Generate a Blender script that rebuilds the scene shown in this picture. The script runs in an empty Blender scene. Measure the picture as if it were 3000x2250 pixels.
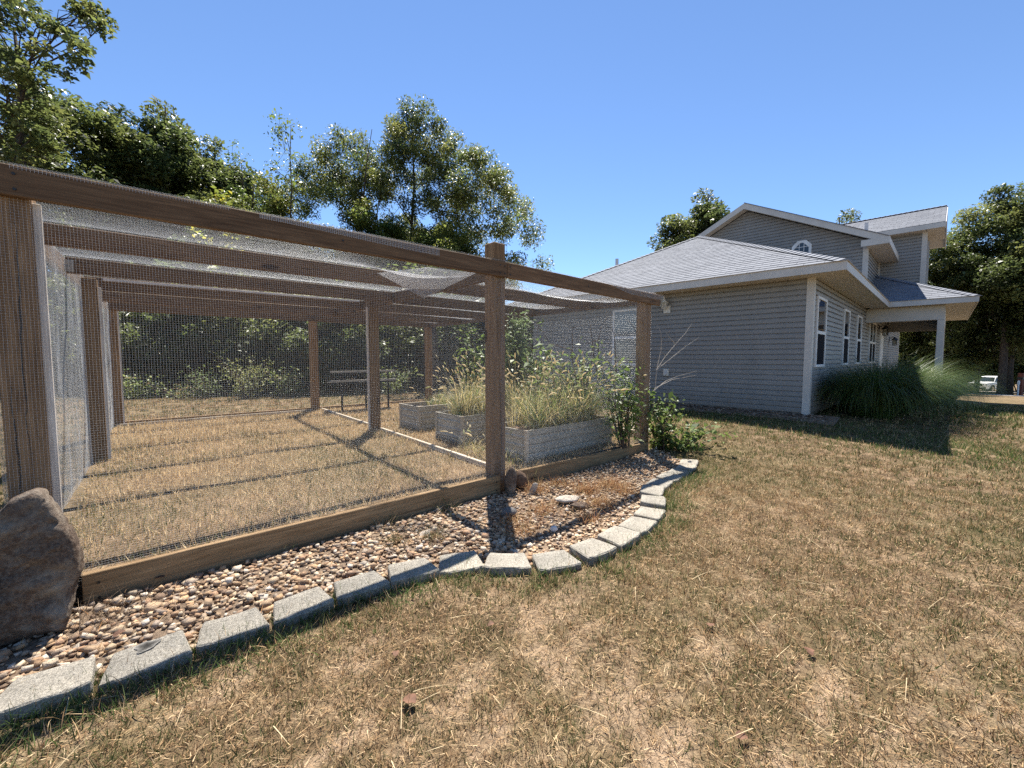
import bpy, bmesh, math, random
import numpy as np
from mathutils import Vector, Matrix

R = math.radians
SC = bpy.context.scene
COL = SC.collection
rng = np.random.default_rng(7)
random.seed(7)

# ------------------------------------------------------------------ camera
EYE = 1.30
PITCH = math.atan(78 / 1227.0)
cam_d = bpy.data.cameras.new('camera')
cam_d.sensor_width = 36.0
cam_d.lens = 1227.0 / 3000.0 * 36.0
cam_d.clip_start = 0.05
cam_d.clip_end = 3000
cam = bpy.data.objects.new('camera', cam_d)
COL.objects.link(cam)
cam.location = (0, 0, EYE)
cam.rotation_euler = (R(90) - PITCH, 0, 0)
SC.camera = cam

# ------------------------------------------------------------------ sky and sun
SUN_EL, SUN_AZ = R(59.6), R(-4.65)          # azimuth from +Y towards +X
world = bpy.data.worlds.new('World')
SC.world = world
world.use_nodes = True
wn = world.node_tree.nodes
wn.clear()
sky = wn.new('ShaderNodeTexSky')
sky.sky_type = 'NISHITA'
sky.sun_disc = False
sky.sun_elevation = SUN_EL
sky.sun_rotation = SUN_AZ
sky.altitude = 1200
sky.air_density = 1.0
sky.dust_density = 0.0
sky.ozone_density = 6.5
bg = wn.new('ShaderNodeBackground')
bg.inputs['Strength'].default_value = 0.076
wo = wn.new('ShaderNodeOutputWorld')
world.node_tree.links.new(sky.outputs[0], bg.inputs[0])
world.node_tree.links.new(bg.outputs[0], wo.inputs[0])

sun_d = bpy.data.lights.new('sun', 'SUN')
sun_d.energy = 5.0
sun_d.angle = R(0.53)
sun_d.color = (1.0, 0.95, 0.87)
sun = bpy.data.objects.new('sun', sun_d)
COL.objects.link(sun)
SUN_DIR = Vector((math.sin(SUN_AZ) * math.cos(SUN_EL), math.cos(SUN_AZ) * math.cos(SUN_EL), math.sin(SUN_EL)))
sun.rotation_euler = SUN_DIR.to_track_quat('Z', 'Y').to_euler()
sun.location = (0, 0, 30)

SC.view_settings.view_transform = 'Standard'
SC.view_settings.look = 'None'
SC.view_settings.gamma = 1.0
SC.view_settings.exposure = 1.38
SC.render.engine = 'CYCLES'
SC.cycles.use_denoising = False
SC.cycles.denoiser = 'OPENIMAGEDENOISE'
SC.cycles.denoising_input_passes = 'RGB_ALBEDO_NORMAL'
SC.cycles.denoising_prefilter = 'ACCURATE'
SC.cycles.max_bounces = 6
SC.cycles.diffuse_bounces = 3
SC.cycles.glossy_bounces = 2
SC.cycles.transmission_bounces = 3
SC.cycles.transparent_max_bounces = 4
SC.cycles.sample_clamp_indirect = 6.0

# ------------------------------------------------------------------ pixels (3000 wide photo) to places
cP, sP = math.cos(PITCH), math.sin(PITCH)
def ray(px, py):
    X = (px - 1500) / 1227.0
    Y = (1125 - py) / 1227.0
    return np.array([X, cP + sP * Y, -sP + cP * Y])
def at_z(px, py, z=0.0):
    r = ray(px, py)
    return np.array([0, 0, EYE]) + (z - EYE) / r[2] * r
def at_depth(px, py, d):
    r = ray(px, py)
    return np.array([0, 0, EYE]) + d / r[1] * r
def at_plane(px, py, p0, n):
    r = ray(px, py)
    t = ((np.array(p0, float) - [0, 0, EYE]) @ np.array(n, float)) / (r @ np.array(n, float))
    return np.array([0, 0, EYE]) + t * r

# ------------------------------------------------------------------ frames: pen (s along front, t back) and house (v along side, u across)
PEN_O = np.array([-0.123, 3.891])
PA = R(48.8)
FD = np.array([math.sin(PA), math.cos(PA)])
CD = np.array([-math.cos(PA), math.sin(PA)])
PEN_ROT = R(90) - PA
HA = R(45.9)
HC = np.array([5.592, 7.884])
HV = np.array([math.sin(HA), math.cos(HA)])
HU = np.array([-math.cos(HA), math.sin(HA)])
H_ROT = R(90) - HA
def pen_xy(s, t):
    return PEN_O + s * FD + t * CD
def pen_st(x, y):
    dx, dy = x - PEN_O[0], y - PEN_O[1]
    return dx * FD[0] + dy * FD[1], dx * CD[0] + dy * CD[1]
def house_xy(v, u):
    return HC + v * HV + u * HU
def house_vu(x, y):
    dx, dy = x - HC[0], y - HC[1]
    return dx * HV[0] + dy * HV[1], dx * HU[0] + dy * HU[1]

def sstep(a, b, x):
    t = np.clip((np.asarray(x, float) - a) / (b - a), 0, 1)
    return t * t * (3 - 2 * t)
def vnoise(x, y, seed=0):
    x = np.asarray(x, float); y = np.asarray(y, float)
    xi = np.floor(x).astype(np.int64); yi = np.floor(y).astype(np.int64)
    xf = x - xi; yf = y - yi
    def h(a, b):
        n = (a * 374761393 + b * 668265263 + seed * 974711) & 0xffffffff
        n = ((n ^ (n >> 13)) * 1274126177) & 0xffffffff
        return ((n ^ (n >> 16)) & 0xffff) / 65535.0
    u = xf * xf * (3 - 2 * xf); v = yf * yf * (3 - 2 * yf)
    return (h(xi, yi) * (1 - u) + h(xi + 1, yi) * u) * (1 - v) + (h(xi, yi + 1) * (1 - u) + h(xi + 1, yi + 1) * u) * v
def fnoise(x, y, seed=0, oct=3):
    s, a, k = 0, 0.5, 0
    for k in range(oct):
        s = s + a * vnoise(np.asarray(x) * 2 ** k, np.asarray(y) * 2 ** k, seed + k * 17)
        a *= 0.5
    return s / (1 - 0.5 ** oct)

def base_z(x, y):
    x = np.asarray(x, float); y = np.asarray(y, float)
    V, U = house_vu(x, y)
    fade = 1 - sstep(0.2, 3.0, -U) * sstep(-3, 0, V)
    g = 0.15 * sstep(4.6, 8.0, y) * fade
    k = 0.0463 * (np.log1p(np.exp(np.clip((V - 6) / 1.5, -30, 30))) * 1.5)
    k = np.where(V > 40, 0.0463 * (V - 6), k)
    far = sstep(95, 130, V)
    g = g - np.minimum(k, 4.6) * (1 - far * 0.0)
    g = g + 0.03 * (fnoise(x * 0.45, y * 0.45, 5) - 0.5) + 0.012 * (fnoise(x * 2.2, y * 2.2, 9) - 0.5)
    return g
def ground_z(x, y):
    """height of the open ground (outside the filled pen); the lawn lies a little above the gravel bed"""
    x = np.asarray(x, float); y = np.asarray(y, float)
    return base_z(x, y) + 0.05 * (1 - sstep(2.6, 5.0, np.hypot(x + 0.2, y - 1.6)))
PEN_S0, PEN_S1, PEN_T1 = -2.98, 2.74, 6.22
def pen_z(t):
    return 0.165 + 0.035 * np.clip(np.asarray(t, float) / 6.2, 0, 1)

# ------------------------------------------------------------------ mesh helpers
def link(o, parent=None):
    COL.objects.link(o)
    if parent is not None:
        o.parent = parent
    return o
def empty(name, loc, rz=0, label=None, cat=None, group=None):
    o = bpy.data.objects.new(name, None)
    o.empty_display_size = 0.1
    COL.objects.link(o)
    o.location = loc
    o.rotation_euler = (0, 0, rz)
    tag(o, label, cat, group)
    return o
def tag(o, label=None, cat=None, group=None, kind=None):
    if label: o['label'] = label
    if cat: o['category'] = cat
    if group: o['group'] = group
    if kind: o['kind'] = kind
    return o
def fast_mesh(name, V, Fs, cols=None, smooth=False):
    """V (n,3); Fs: (m,k) array, or list of such arrays; cols (n,3) point colours"""
    if not isinstance(Fs, list): Fs = [Fs]
    Fs = [np.asarray(f, np.int32) for f in Fs if len(f)]
    V = np.asarray(V, np.float32)
    me = bpy.data.meshes.new(name)
    me.vertices.add(len(V))
    me.vertices.foreach_set('co', V.ravel())
    nl = sum(f.size for f in Fs); npol = sum(len(f) for f in Fs)
    me.loops.add(nl)
    me.loops.foreach_set('vertex_index', np.concatenate([f.ravel() for f in Fs]))
    me.polygons.add(npol)
    tot = np.concatenate([np.full(len(f), f.shape[1], np.int32) for f in Fs])
    start = np.concatenate([[0], np.cumsum(tot)[:-1]]).astype(np.int32)
    me.polygons.foreach_set('loop_start', start)
    me.polygons.foreach_set('loop_total', tot)
    if smooth:
        me.polygons.foreach_set('use_smooth', np.ones(npol, bool))
    if cols is not None:
        ca = me.color_attributes.new('Col', 'FLOAT_COLOR', 'POINT')
        c4 = np.ones((len(V), 4), np.float32); c4[:, :3] = cols
        ca.data.foreach_set('color', c4.ravel())
    me.update(calc_edges=True)
    return me
class MB:
    """collects shapes that make up ONE part"""
    def __init__(self): self.v = []; self.f = []
    def add(self, vs, fs):
        n = len(self.v)
        self.v += [tuple(p) for p in vs]
        self.f += [tuple(i + n for i in f) for f in fs]
        return self
    def box(self, x0, x1, y0, y1, z0, z1):
        vs = [(x, y, z) for z in (z0, z1) for y in (y0, y1) for x in (x0, x1)]
        return self.add(vs, [(0, 2, 3, 1), (4, 5, 7, 6), (0, 1, 5, 4), (2, 6, 7, 3), (0, 4, 6, 2), (1, 3, 7, 5)])
    def prism(self, poly, off):
        """poly: list of 3d points, extruded by the vector off"""
        n = len(poly)
        top = [tuple(np.array(p) + np.array(off)) for p in poly]
        return self.add(list(poly) + top, [tuple(range(n))[::-1], tuple(range(n, 2 * n))] + [(i, (i + 1) % n, n + (i + 1) % n, n + i) for i in range(n)])
    def tube(self, pts, rad, n=8, cap=True):
        pts = [Vector(p) for p in pts]
        rad = [rad] * len(pts) if np.isscalar(rad) else rad
        vs = []; fs = []
        a = None
        for i, p in enumerate(pts):
            d = (pts[min(i + 1, len(pts) - 1)] - pts[max(i - 1, 0)]).normalized()
            if a is None:
                a = d.orthogonal().normalized()
            else:
                a = (a - d * a.dot(d)).normalized()
            b = d.cross(a)
            for k in range(n):
                th = 2 * math.pi * k / n
                vs.append(p + (a * math.cos(th) + b * math.sin(th)) * rad[i])
        for i in range(len(pts) - 1):
            for k in range(n):
                fs.append((i * n + k, i * n + (k + 1) % n, (i + 1) * n + (k + 1) % n, (i + 1) * n + k))
        if cap:
            fs.append(tuple(range(n))[::-1]); fs.append(tuple(range((len(pts) - 1) * n, len(pts) * n)))
        return self.add(vs, fs)
    def lathe(self, prof, n=12, c=(0, 0, 0)):
        vs = []; fs = []
        for r, z in prof:
            for k in range(n):
                th = 2 * math.pi * k / n
                vs.append((c[0] + r * math.cos(th), c[1] + r * math.sin(th), c[2] + z))
        for i in range(len(prof) - 1):
            for k in range(n):
                fs.append((i * n + k, i * n + (k + 1) % n, (i + 1) * n + (k + 1) % n, (i + 1) * n + k))
        fs.append(tuple(range(n))[::-1]); fs.append(tuple(range((len(prof) - 1) * n, len(prof) * n)))
        return self.add(vs, fs)
    def mesh(self, name, mat=None, smooth=False, bevel=0):
        me = bpy.data.meshes.new(name)
        me.from_pydata([tuple(map(float, p)) for p in self.v], [], self.f)
        if bevel:
            bm = bmesh.new(); bm.from_mesh(me)
            bmesh.ops.recalc_face_normals(bm, faces=bm.faces)
            bmesh.ops.bevel(bm, geom=list(bm.edges), offset=bevel, segments=1, affect='EDGES', profile=0.5)
            bm.to_mesh(me); bm.free()
        else:
            bm = bmesh.new(); bm.from_mesh(me)
            bmesh.ops.recalc_face_normals(bm, faces=bm.faces)
            bm.to_mesh(me); bm.free()
        if smooth:
            me.polygons.foreach_set('use_smooth', np.ones(len(me.polygons), bool))
        if mat: me.materials.append(mat)
        me.update()
        return me
    def build(self, name, mat, parent=None, smooth=False, bevel=0, loc=None):
        o = bpy.data.objects.new(name, self.mesh(name, mat, smooth, bevel))
        link(o, parent)
        if loc is not None: o.location = loc
        return o
def beam(name, a, b, w, h, mat, parent, up=(0, 0, 1), bevel=0.004, jit=0.0):
    """a straight timber from a to b; w sideways, h along up; its own grain runs along local X"""
    a = Vector(a); b = Vector(b)
    L = (b - a).length
    me = MB().box(0, L, -w / 2, w / 2, -h / 2, h / 2).mesh(name, mat, bevel=bevel)
    o = bpy.data.objects.new(name, me)
    link(o, parent)
    x = (b - a).normalized(); z = Vector(up); z = (z - x * z.dot(x)).normalized(); y = z.cross(x)
    o.matrix_local = Matrix.Translation(a) @ Matrix((x, y, z)).transposed().to_4x4()
    return o
def curved_strips(base, heading, length, width, rise, droop, segs, colb, colt=None, twist=None, power=1.0):
    """ribbons: start at base, go up by 'rise' angle and bend over by 'droop' along heading. All arrays n."""
    n = len(base)
    k = segs + 1
    V = np.zeros((n, k, 2, 3)); C = np.zeros((n, k, 2, 3))
    p = np.array(base, float)
    hx, hy = np.cos(heading), np.sin(heading)
    side = np.stack([-hy, hx, np.zeros(n)], 1)
    if twist is not None:
        side = side * np.cos(twist)[:, None] + np.stack([hx, hy, np.zeros(n)], 1) * np.sin(twist)[:, None]
    for j in range(k):
        f = j / segs
        w = width * (1 - f ** 1.6) * 0.5 + 0.0002
        V[:, j, 0] = p + side * w[:, None]; V[:, j, 1] = p - side * w[:, None]
        cc = colb if colt is None else colb * (1 - f) + colt * f
        C[:, j, 0] = cc; C[:, j, 1] = cc
        ang = rise - droop * f ** power
        st = length / segs
        p = p + np.stack([hx * np.cos(ang), hy * np.cos(ang), np.sin(ang)], 1) * st[:, None]
    idx = np.arange(n * k * 2).reshape(n, k, 2)
    F = np.stack([idx[:, :-1, 0], idx[:, :-1, 1], idx[:, 1:, 1], idx[:, 1:, 0]], -1).reshape(-1, 4)
    return V.reshape(-1, 3), F, C.reshape(-1, 3)
def join_arrays(parts):
    Vs, Fs, Cs = [], [], []
    n = 0
    for V, F, C in parts:
        Vs.append(V); Fs.append(F + n); Cs.append(C); n += len(V)
    return np.concatenate(Vs), np.concatenate(Fs), np.concatenate(Cs)
def mesh_obj(name, me, mat, parent=None):
    if mat: me.materials.append(mat)
    return link(bpy.data.objects.new(name, me), parent)
# ------------------------------------------------------------------ materials
class NT:
    def __init__(self, name):
        self.m = bpy.data.materials.new(name); self.m.use_nodes = True
        self.t = self.m.node_tree; self.n = self.t.nodes; self.n.clear()
        self.out = self.n.new('ShaderNodeOutputMaterial')
    def new(self, typ, **kw):
        x = self.n.new(typ)
        for k, v in kw.items():
            if k in x.inputs.keys() if hasattr(x.inputs, 'keys') else False: x.inputs[k].default_value = v
            else: setattr(x, k, v)
        return x
    def link(self, a, b): self.t.links.new(a, b)
    def coords(self, kind='Object', scale=(1, 1, 1)):
        tc = self.n.new('ShaderNodeTexCoord'); mp = self.n.new('ShaderNodeMapping')
        mp.inputs['Scale'].default_value = scale
        self.link(tc.outputs[kind], mp.inputs['Vector'])
        return mp.outputs['Vector']
    def world(self, scale=(1, 1, 1)):
        g = self.n.new('ShaderNodeNewGeometry'); mp = self.n.new('ShaderNodeMapping')
        mp.inputs['Scale'].default_value = scale
        self.link(g.outputs['Position'], mp.inputs['Vector'])
        return mp.outputs['Vector']
    def noise(self, vec, scale, detail=4, rough=0.55, dist=0.0):
        x = self.n.new('ShaderNodeTexNoise')
        x.inputs['Scale'].default_value = scale; x.inputs['Detail'].default_value = detail
        x.inputs['Roughness'].default_value = rough; x.inputs['Distortion'].default_value = dist
        self.link(vec, x.inputs['Vector']); return x.outputs['Fac']
    def voronoi(self, vec, scale, feature='F1', out='Distance'):
        x = self.n.new('ShaderNodeTexVoronoi'); x.feature = feature
        x.inputs['Scale'].default_value = scale
        self.link(vec, x.inputs['Vector']); return x.outputs[out]
    def ramp(self, fac, stops):
        x = self.n.new('ShaderNodeValToRGB')
        e = x.color_ramp.elements
        while len(e) > 1: e.remove(e[-1])
        e[0].position = stops[0][0]; e[0].color = (*stops[0][1], 1)
        for p, c in stops[1:]:
            q = e.new(p); q.color = (*c, 1)
        self.link(fac, x.inputs['Fac']); return x.outputs['Color']
    def mix(self, fac, a, b, mode='MIX'):
        x = self.n.new('ShaderNodeMix'); x.data_type = 'RGBA'; x.blend_type = mode
        for val, sock in ((fac, x.inputs['Factor']), (a, x.inputs['A']), (b, x.inputs['B'])):
            pass
        fs = [s for s in x.inputs if s.name == 'Factor' and s.type == 'VALUE'][0]
        A = [s for s in x.inputs if s.name == 'A' and s.type == 'RGBA'][0]
        B = [s for s in x.inputs if s.name == 'B' and s.type == 'RGBA'][0]
        for val, sock in ((fac, fs), (a, A), (b, B)):
            if hasattr(val, 'is_output'): self.link(val, sock)
            elif isinstance(val, tuple): sock.default_value = (*val, 1)
            else: sock.default_value = val
        return [s for s in x.outputs if s.type == 'RGBA'][0]
    def math(self, op, a, b=0.0):
        x = self.n.new('ShaderNodeMath'); x.operation = op
        for val, sock in ((a, x.inputs[0]), (b, x.inputs[1])):
            if hasattr(val, 'is_output'): self.link(val, sock)
            else: sock.default_value = val
        return x.outputs[0]
    def attr(self, name='Col'):
        x = self.n.new('ShaderNodeAttribute'); x.attribute_name = name; return x.outputs['Color']
    def rand(self):
        x = self.n.new('ShaderNodeObjectInfo'); return x.outputs['Random']
    def bump(self, h, strength=0.3, dist=0.01):
        x = self.n.new('ShaderNodeBump'); x.inputs['Strength'].default_value = strength; x.inputs['Distance'].default_value = dist
        self.link(h, x.inputs['Height']); return x.outputs['Normal']
    def bsdf(self, col, rough=0.7, metal=0.0, spec=0.4, normal=None, trans=0.0, tcol=None):
        b = self.n.new('ShaderNodeBsdfPrincipled')
        if hasattr(col, 'is_output'): self.link(col, b.inputs['Base Color'])
        else: b.inputs['Base Color'].default_value = (*col, 1)
        if hasattr(rough, 'is_output'): self.link(rough, b.inputs['Roughness'])
        else: b.inputs['Roughness'].default_value = rough
        b.inputs['Metallic'].default_value = metal
        b.inputs['Specular IOR Level'].default_value = spec
        if normal is not None: self.link(normal, b.inputs['Normal'])
        out = b.outputs[0]
        if trans:
            t = self.n.new('ShaderNodeBsdfTranslucent')
            c = tcol if tcol is not None else col
            if hasattr(c, 'is_output'): self.link(c, t.inputs['Color'])
            else: t.inputs['Color'].default_value = (*c, 1)
            m = self.n.new('ShaderNodeMixShader'); m.inputs[0].default_value = trans
            self.link(out, m.inputs[1]); self.link(t.outputs[0], m.inputs[2]); out = m.outputs[0]
        self.link(out, self.out.inputs['Surface'])
        return self.m

def mat_wood(name, dark, light, knot=0.5, red=0.0):
    t = NT(name)
    tc = t.n.new('ShaderNodeTexCoord')
    rv = t.n.new('ShaderNodeCombineXYZ'); r = t.rand()
    for i, k in enumerate((37.0, 11.0, 23.0)): t.link(t.math('MULTIPLY', r, k), rv.inputs[i])
    va = t.n.new('ShaderNodeVectorMath'); va.operation = 'ADD'
    t.link(tc.outputs['Object'], va.inputs[0]); t.link(rv.outputs[0], va.inputs[1])
    mp = t.n.new('ShaderNodeMapping'); mp.inputs['Scale'].default_value = (0.55, 9, 9); t.link(va.outputs[0], mp.inputs['Vector'])
    grain = t.noise(mp.outputs[0], 3.0, 6, 0.6, 1.6)
    mp2 = t.n.new('ShaderNodeMapping'); mp2.inputs['Scale'].default_value = (3, 75, 75); t.link(va.outputs[0], mp2.inputs['Vector'])
    fine = t.noise(mp2.outputs[0], 2.0, 3, 0.7)
    mp3 = t.n.new('ShaderNodeMapping'); mp3.inputs['Scale'].default_value = (1.2, 4.2, 4.2); t.link(va.outputs[0], mp3.inputs['Vector'])
    vd = t.voronoi(mp3.outputs[0], 1.25)
    knotm = t.ramp(vd, [(0.0, (1, 1, 1)), (0.075, (1, 1, 1)), (0.135, (0, 0, 0))])
    big = t.noise(va.outputs[0], 1.1, 3)
    c = t.ramp(grain, [(0.25, dark), (0.5, tuple((a + b) / 2 for a, b in zip(dark, light))), (0.7, light)])
    c = t.mix(t.ramp(fine, [(0.35, (0.55, 0.55, 0.55)), (0.7, (1.05, 1.05, 1.05))]), (0, 0, 0), c, 'MIX')
    fx = t.mix(0.7, t.ramp(grain, [(0.3, dark), (0.62, light)]), c)
    fx = t.mix(t.math('MULTIPLY', t.ramp(big, [(0.45, (0, 0, 0)), (0.75, (1, 1, 1))]), 0.5), fx, tuple(x * 0.62 for x in light))
    tone = t.ramp(r, [(0, (0.78, 0.78, 0.78)), (1, (1.12, 1.08, 1.05))])
    fx = t.mix(1.0, fx, tone, 'MULTIPLY')
    fx = t.mix(t.math('MULTIPLY', knotm, knot), fx, (0.035, 0.02, 0.014))
    h = t.math('ADD', t.math('MULTIPLY', fine, 0.6), t.math('MULTIPLY', grain, 0.6))
    return t.bsdf(fx, 0.82, spec=0.2, normal=t.bump(h, 0.5, 0.004))

M = {}
M['wood'] = mat_wood('weathered_pine', (0.085, 0.048, 0.026), (0.245, 0.155, 0.088), 0.92)
M['wood_post'] = mat_wood('weathered_post', (0.125, 0.070, 0.034), (0.37, 0.235, 0.125), 0.88)
M['wood_board'] = mat_wood('weathered_board', (0.19, 0.115, 0.056), (0.45, 0.308, 0.170), 0.92)
M['wood_pale'] = mat_wood('pale_batten', (0.52, 0.46, 0.40), (0.74, 0.69, 0.63), 0.1)
M['wood_grey'] = mat_wood('silvered_lumber', (0.42, 0.36, 0.27), (0.66, 0.58, 0.46), 0.3)
M['wood_dark'] = mat_wood('dark_rotten_wood', (0.07, 0.045, 0.03), (0.19, 0.125, 0.085), 0.4)

def m_plain(name, col, rough=0.6, metal=0.0, spec=0.4, var=0.12, scale=6.0, bump=0.0, bscale=120.0):
    t = NT(name)
    v = t.coords('Object')
    n = t.noise(v, scale, 5)
    c = t.ramp(n, [(0.3, tuple(x * (1 - var) for x in col)), (0.7, tuple(min(1, x * (1 + var)) for x in col))])
    nm = None
    if bump: nm = t.bump(t.noise(v, bscale, 4), bump, 0.003)
    return t.bsdf(c, rough, metal, spec, nm)

def m_siding():
    t = NT('vinyl_siding')
    v = t.world((1, 1, 1))
    st = t.noise(t.world((1.4, 1.4, 0.25)), 1.6, 5, 0.6)
    fine = t.noise(v, 55, 3)
    c = t.ramp(st, [(0.3, (0.235, 0.228, 0.212)), (0.75, (0.277, 0.268, 0.250))])
    tone = t.ramp(t.rand(), [(0, (0.955, 0.955, 0.955)), (1, (1.03, 1.03, 1.03))])
    c = t.mix(1.0, c, tone, 'MULTIPLY')
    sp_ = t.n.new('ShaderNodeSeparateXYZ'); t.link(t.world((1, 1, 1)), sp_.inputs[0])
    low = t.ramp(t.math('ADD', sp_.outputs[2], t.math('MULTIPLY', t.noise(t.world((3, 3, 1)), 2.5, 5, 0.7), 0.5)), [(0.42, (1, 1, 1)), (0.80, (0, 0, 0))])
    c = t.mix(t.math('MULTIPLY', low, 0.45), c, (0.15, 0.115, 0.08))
    wood = t.noise(t.world((6, 6, 60)), 2.0, 4)
    return t.bsdf(c, 0.46, spec=0.4, normal=t.bump(t.math('ADD', wood, t.math('MULTIPLY', fine, 0.3)), 0.12, 0.002))
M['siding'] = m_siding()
def m_trim():
    t = NT('cream_trim')
    n = t.noise(t.world((2, 2, 2)), 1.5, 5, 0.65)
    c = t.ramp(n, [(0.3, (0.50, 0.47, 0.42)), (0.7, (0.60, 0.57, 0.515))])
    return t.bsdf(c, 0.45, spec=0.4)
M['trim'] = m_trim()
def m_soffit():
    t = NT('soffit_vinyl')
    n = t.noise(t.world((2, 2, 2)), 2.2, 5, 0.65)
    c = t.ramp(n, [(0.3, (0.52, 0.47, 0.40)), (0.7, (0.62, 0.57, 0.49))])
    return t.bsdf(c, 0.5, spec=0.3)
M['soffit'] = m_soffit()
def m_shingle():
    t = NT('asphalt_shingle')
    v = t.world((1, 1, 1))
    sp = t.noise(v, 160, 3, 0.7)
    md = t.noise(v, 7, 4, 0.6)
    c = t.ramp(t.math('ADD', t.math('MULTIPLY', sp, 0.75), t.math('MULTIPLY', md, 0.25)), [(0.36, (0.118, 0.125, 0.142)), (0.62, (0.225, 0.236, 0.262))])
    tone = t.ramp(t.rand(), [(0, (0.90, 0.90, 0.91)), (0.5, (1.0, 1.0, 1.0)), (1, (1.07, 1.07, 1.07))])
    c = t.mix(1.0, c, tone, 'MULTIPLY')
    return t.bsdf(c, 0.88, spec=0.25, normal=t.bump(sp, 0.5, 0.004))
M['shingle'] = m_shingle()
M['shingle_under'] = m_plain('shingle_underlay', (0.13, 0.13, 0.14), 0.9)
M['concrete'] = None
def m_block():
    t = NT('concrete_block')
    v = t.coords('Object')
    sp = t.noise(v, 130, 3, 0.8)
    md = t.noise(v, 9, 4, 0.6)
    c = t.ramp(sp, [(0.34, (0.20, 0.185, 0.16)), (0.5, (0.36, 0.338, 0.295)), (0.66, (0.52, 0.492, 0.435))])
    c = t.mix(1.0, c, t.ramp(md, [(0.3, (0.72, 0.72, 0.72)), (0.7, (1.05, 1.04, 1.02))]), 'MULTIPLY')
    c = t.mix(1.0, c, t.ramp(t.rand(), [(0, (0.80, 0.79, 0.77)), (1, (1.02, 0.98, 0.92))]), 'MULTIPLY')
    st = t.noise(v, 5.0, 5, 0.7, 1.0)
    c = t.mix(t.math('MULTIPLY', t.ramp(st, [(0.52, (0, 0, 0)), (0.68, (1, 1, 1))]), 0.55), c, (0.11, 0.095, 0.07))
    return t.bsdf(c, 0.92, spec=0.2, normal=t.bump(t.math('ADD', sp, md), 0.9, 0.008))
M['block'] = m_block()
M['foundation'] = m_plain('foundation_block', (0.30, 0.24, 0.18), 0.9, var=0.25, bump=0.4)
def m_attr(name, rough=0.8, spec=0.2, trans=0.0, boost=1.0, bump=0.0):
    t = NT(name)
    c = t.attr()
    tc = c if boost == 1.0 else t.mix(1.0, c, (boost, boost, boost), 'MULTIPLY')
    nm = t.bump(t.noise(t.world((1, 1, 1)), 90, 4), bump, 0.01) if bump else None
    return t.bsdf(c, rough, spec=spec, trans=trans, tcol=tc, normal=nm)
M['blade'] = m_attr('grass_blade', 0.75, 0.15, 0.3, 1.3)
M['reed'] = m_attr('reed_blade', 0.42, 0.5, 0.28, 1.5)
M['leaf'] = m_attr('leaf_blade', 0.45, 0.5, 0.40, 1.85)
M['weedleaf'] = m_attr('weed_leaf', 0.5, 0.4, 0.35, 1.6)
M['seed'] = m_attr('seed_head', 0.8, 0.2, 0.4, 1.2)
M['pebble'] = m_attr('pebble', 0.85, 0.25, 0.0, 1.0, 0.5)
def m_bark():
    t = NT('bark')
    v = t.coords('Object', (5, 5, 1.1))
    n = t.noise(v, 3.5, 6, 0.7, 0.6)
    c = t.ramp(n, [(0.32, (0.028, 0.022, 0.018)), (0.7, (0.13, 0.105, 0.085))])
    return t.bsdf(c, 0.95, spec=0.1, normal=t.bump(n, 1.0, 0.05))
M['bark'] = m_bark()
def m_rock(name, a, b, c_, scale=3.0):
    t = NT(name)
    v = t.coords('Object')
    n = t.noise(v, scale, 7, 0.65, 0.4)
    n2 = t.noise(v, scale * 14, 5, 0.7)
    vor = t.voronoi(v, scale * 2.2)
    c = t.ramp(n, [(0.32, a), (0.5, b), (0.64, c_)])
    c = t.mix(t.math('MULTIPLY', t.ramp(n2, [(0.4, (0, 0, 0)), (0.7, (1, 1, 1))]), 0.35), c, tuple(x * 1.5 for x in c_))
    h = t.math('ADD', t.math('MULTIPLY', n, 1.0), t.math('MULTIPLY', n2, 0.3))
    return t.bsdf(c, 0.9, spec=0.2, normal=t.bump(h, 0.9, 0.03))
M['boulder'] = m_rock('lichen_sandstone', (0.045, 0.028, 0.02), (0.095, 0.062, 0.043), (0.24, 0.20, 0.155), 4.5)
M['paleRock'] = m_rock('pale_limestone', (0.30, 0.25, 0.20), (0.45, 0.38, 0.30), (0.58, 0.52, 0.44), 6)
M['whiteRock'] = m_rock('white_quartz', (0.55, 0.53, 0.5), (0.7, 0.68, 0.64), (0.8, 0.78, 0.74), 9)
M['darkRock'] = m_rock('grey_cobble', (0.06, 0.055, 0.05), (0.14, 0.13, 0.12), (0.22, 0.21, 0.2), 9)
def m_galv():
    t = NT('galvanized_steel')
    v = t.coords('Object')
    n = t.voronoi(v, 34, 'F1', 'Color')
    n2 = t.noise(v, 4, 4)
    bw = t.n.new('ShaderNodeRGBToBW'); t.link(n, bw.inputs[0])
    c = t.ramp(bw.outputs[0], [(0.2, (0.27, 0.255, 0.22)), (0.8, (0.36, 0.34, 0.295))])
    c = t.mix(t.math('MULTIPLY', t.ramp(n2, [(0.5, (0, 0, 0)), (0.75, (1, 1, 1))]), 0.4), c, (0.33, 0.28, 0.21))
    return t.bsdf(c, 0.5, metal=0.25, spec=0.5)
M['galv'] = m_galv()
M['wire'] = m_plain('galvanized_wire', (0.60, 0.60, 0.59), 0.45, 0.2, 0.5, 0.05)
M['black'] = m_plain('black_metal', (0.015, 0.015, 0.016), 0.45, 0.2, 0.5)
M['white'] = m_plain('white_vinyl', (0.74, 0.73, 0.70), 0.4)
M['plastic'] = m_plain('cream_plastic', (0.66, 0.63, 0.55), 0.45)
M['pvc'] = m_plain('grey_pvc', (0.55, 0.55, 0.55), 0.5)
def m_glass(name, col):
    t = NT(name)
    return t.bsdf(col, 0.03, spec=0.75)
M['glass'] = m_glass('window_glass', (0.012, 0.014, 0.02))
M['screen'] = m_plain('insect_screen', (0.010, 0.010, 0.013), 0.9, spec=0.1)
M['lampglass'] = m_glass('lamp_glass', (0.35, 0.33, 0.28))
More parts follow.
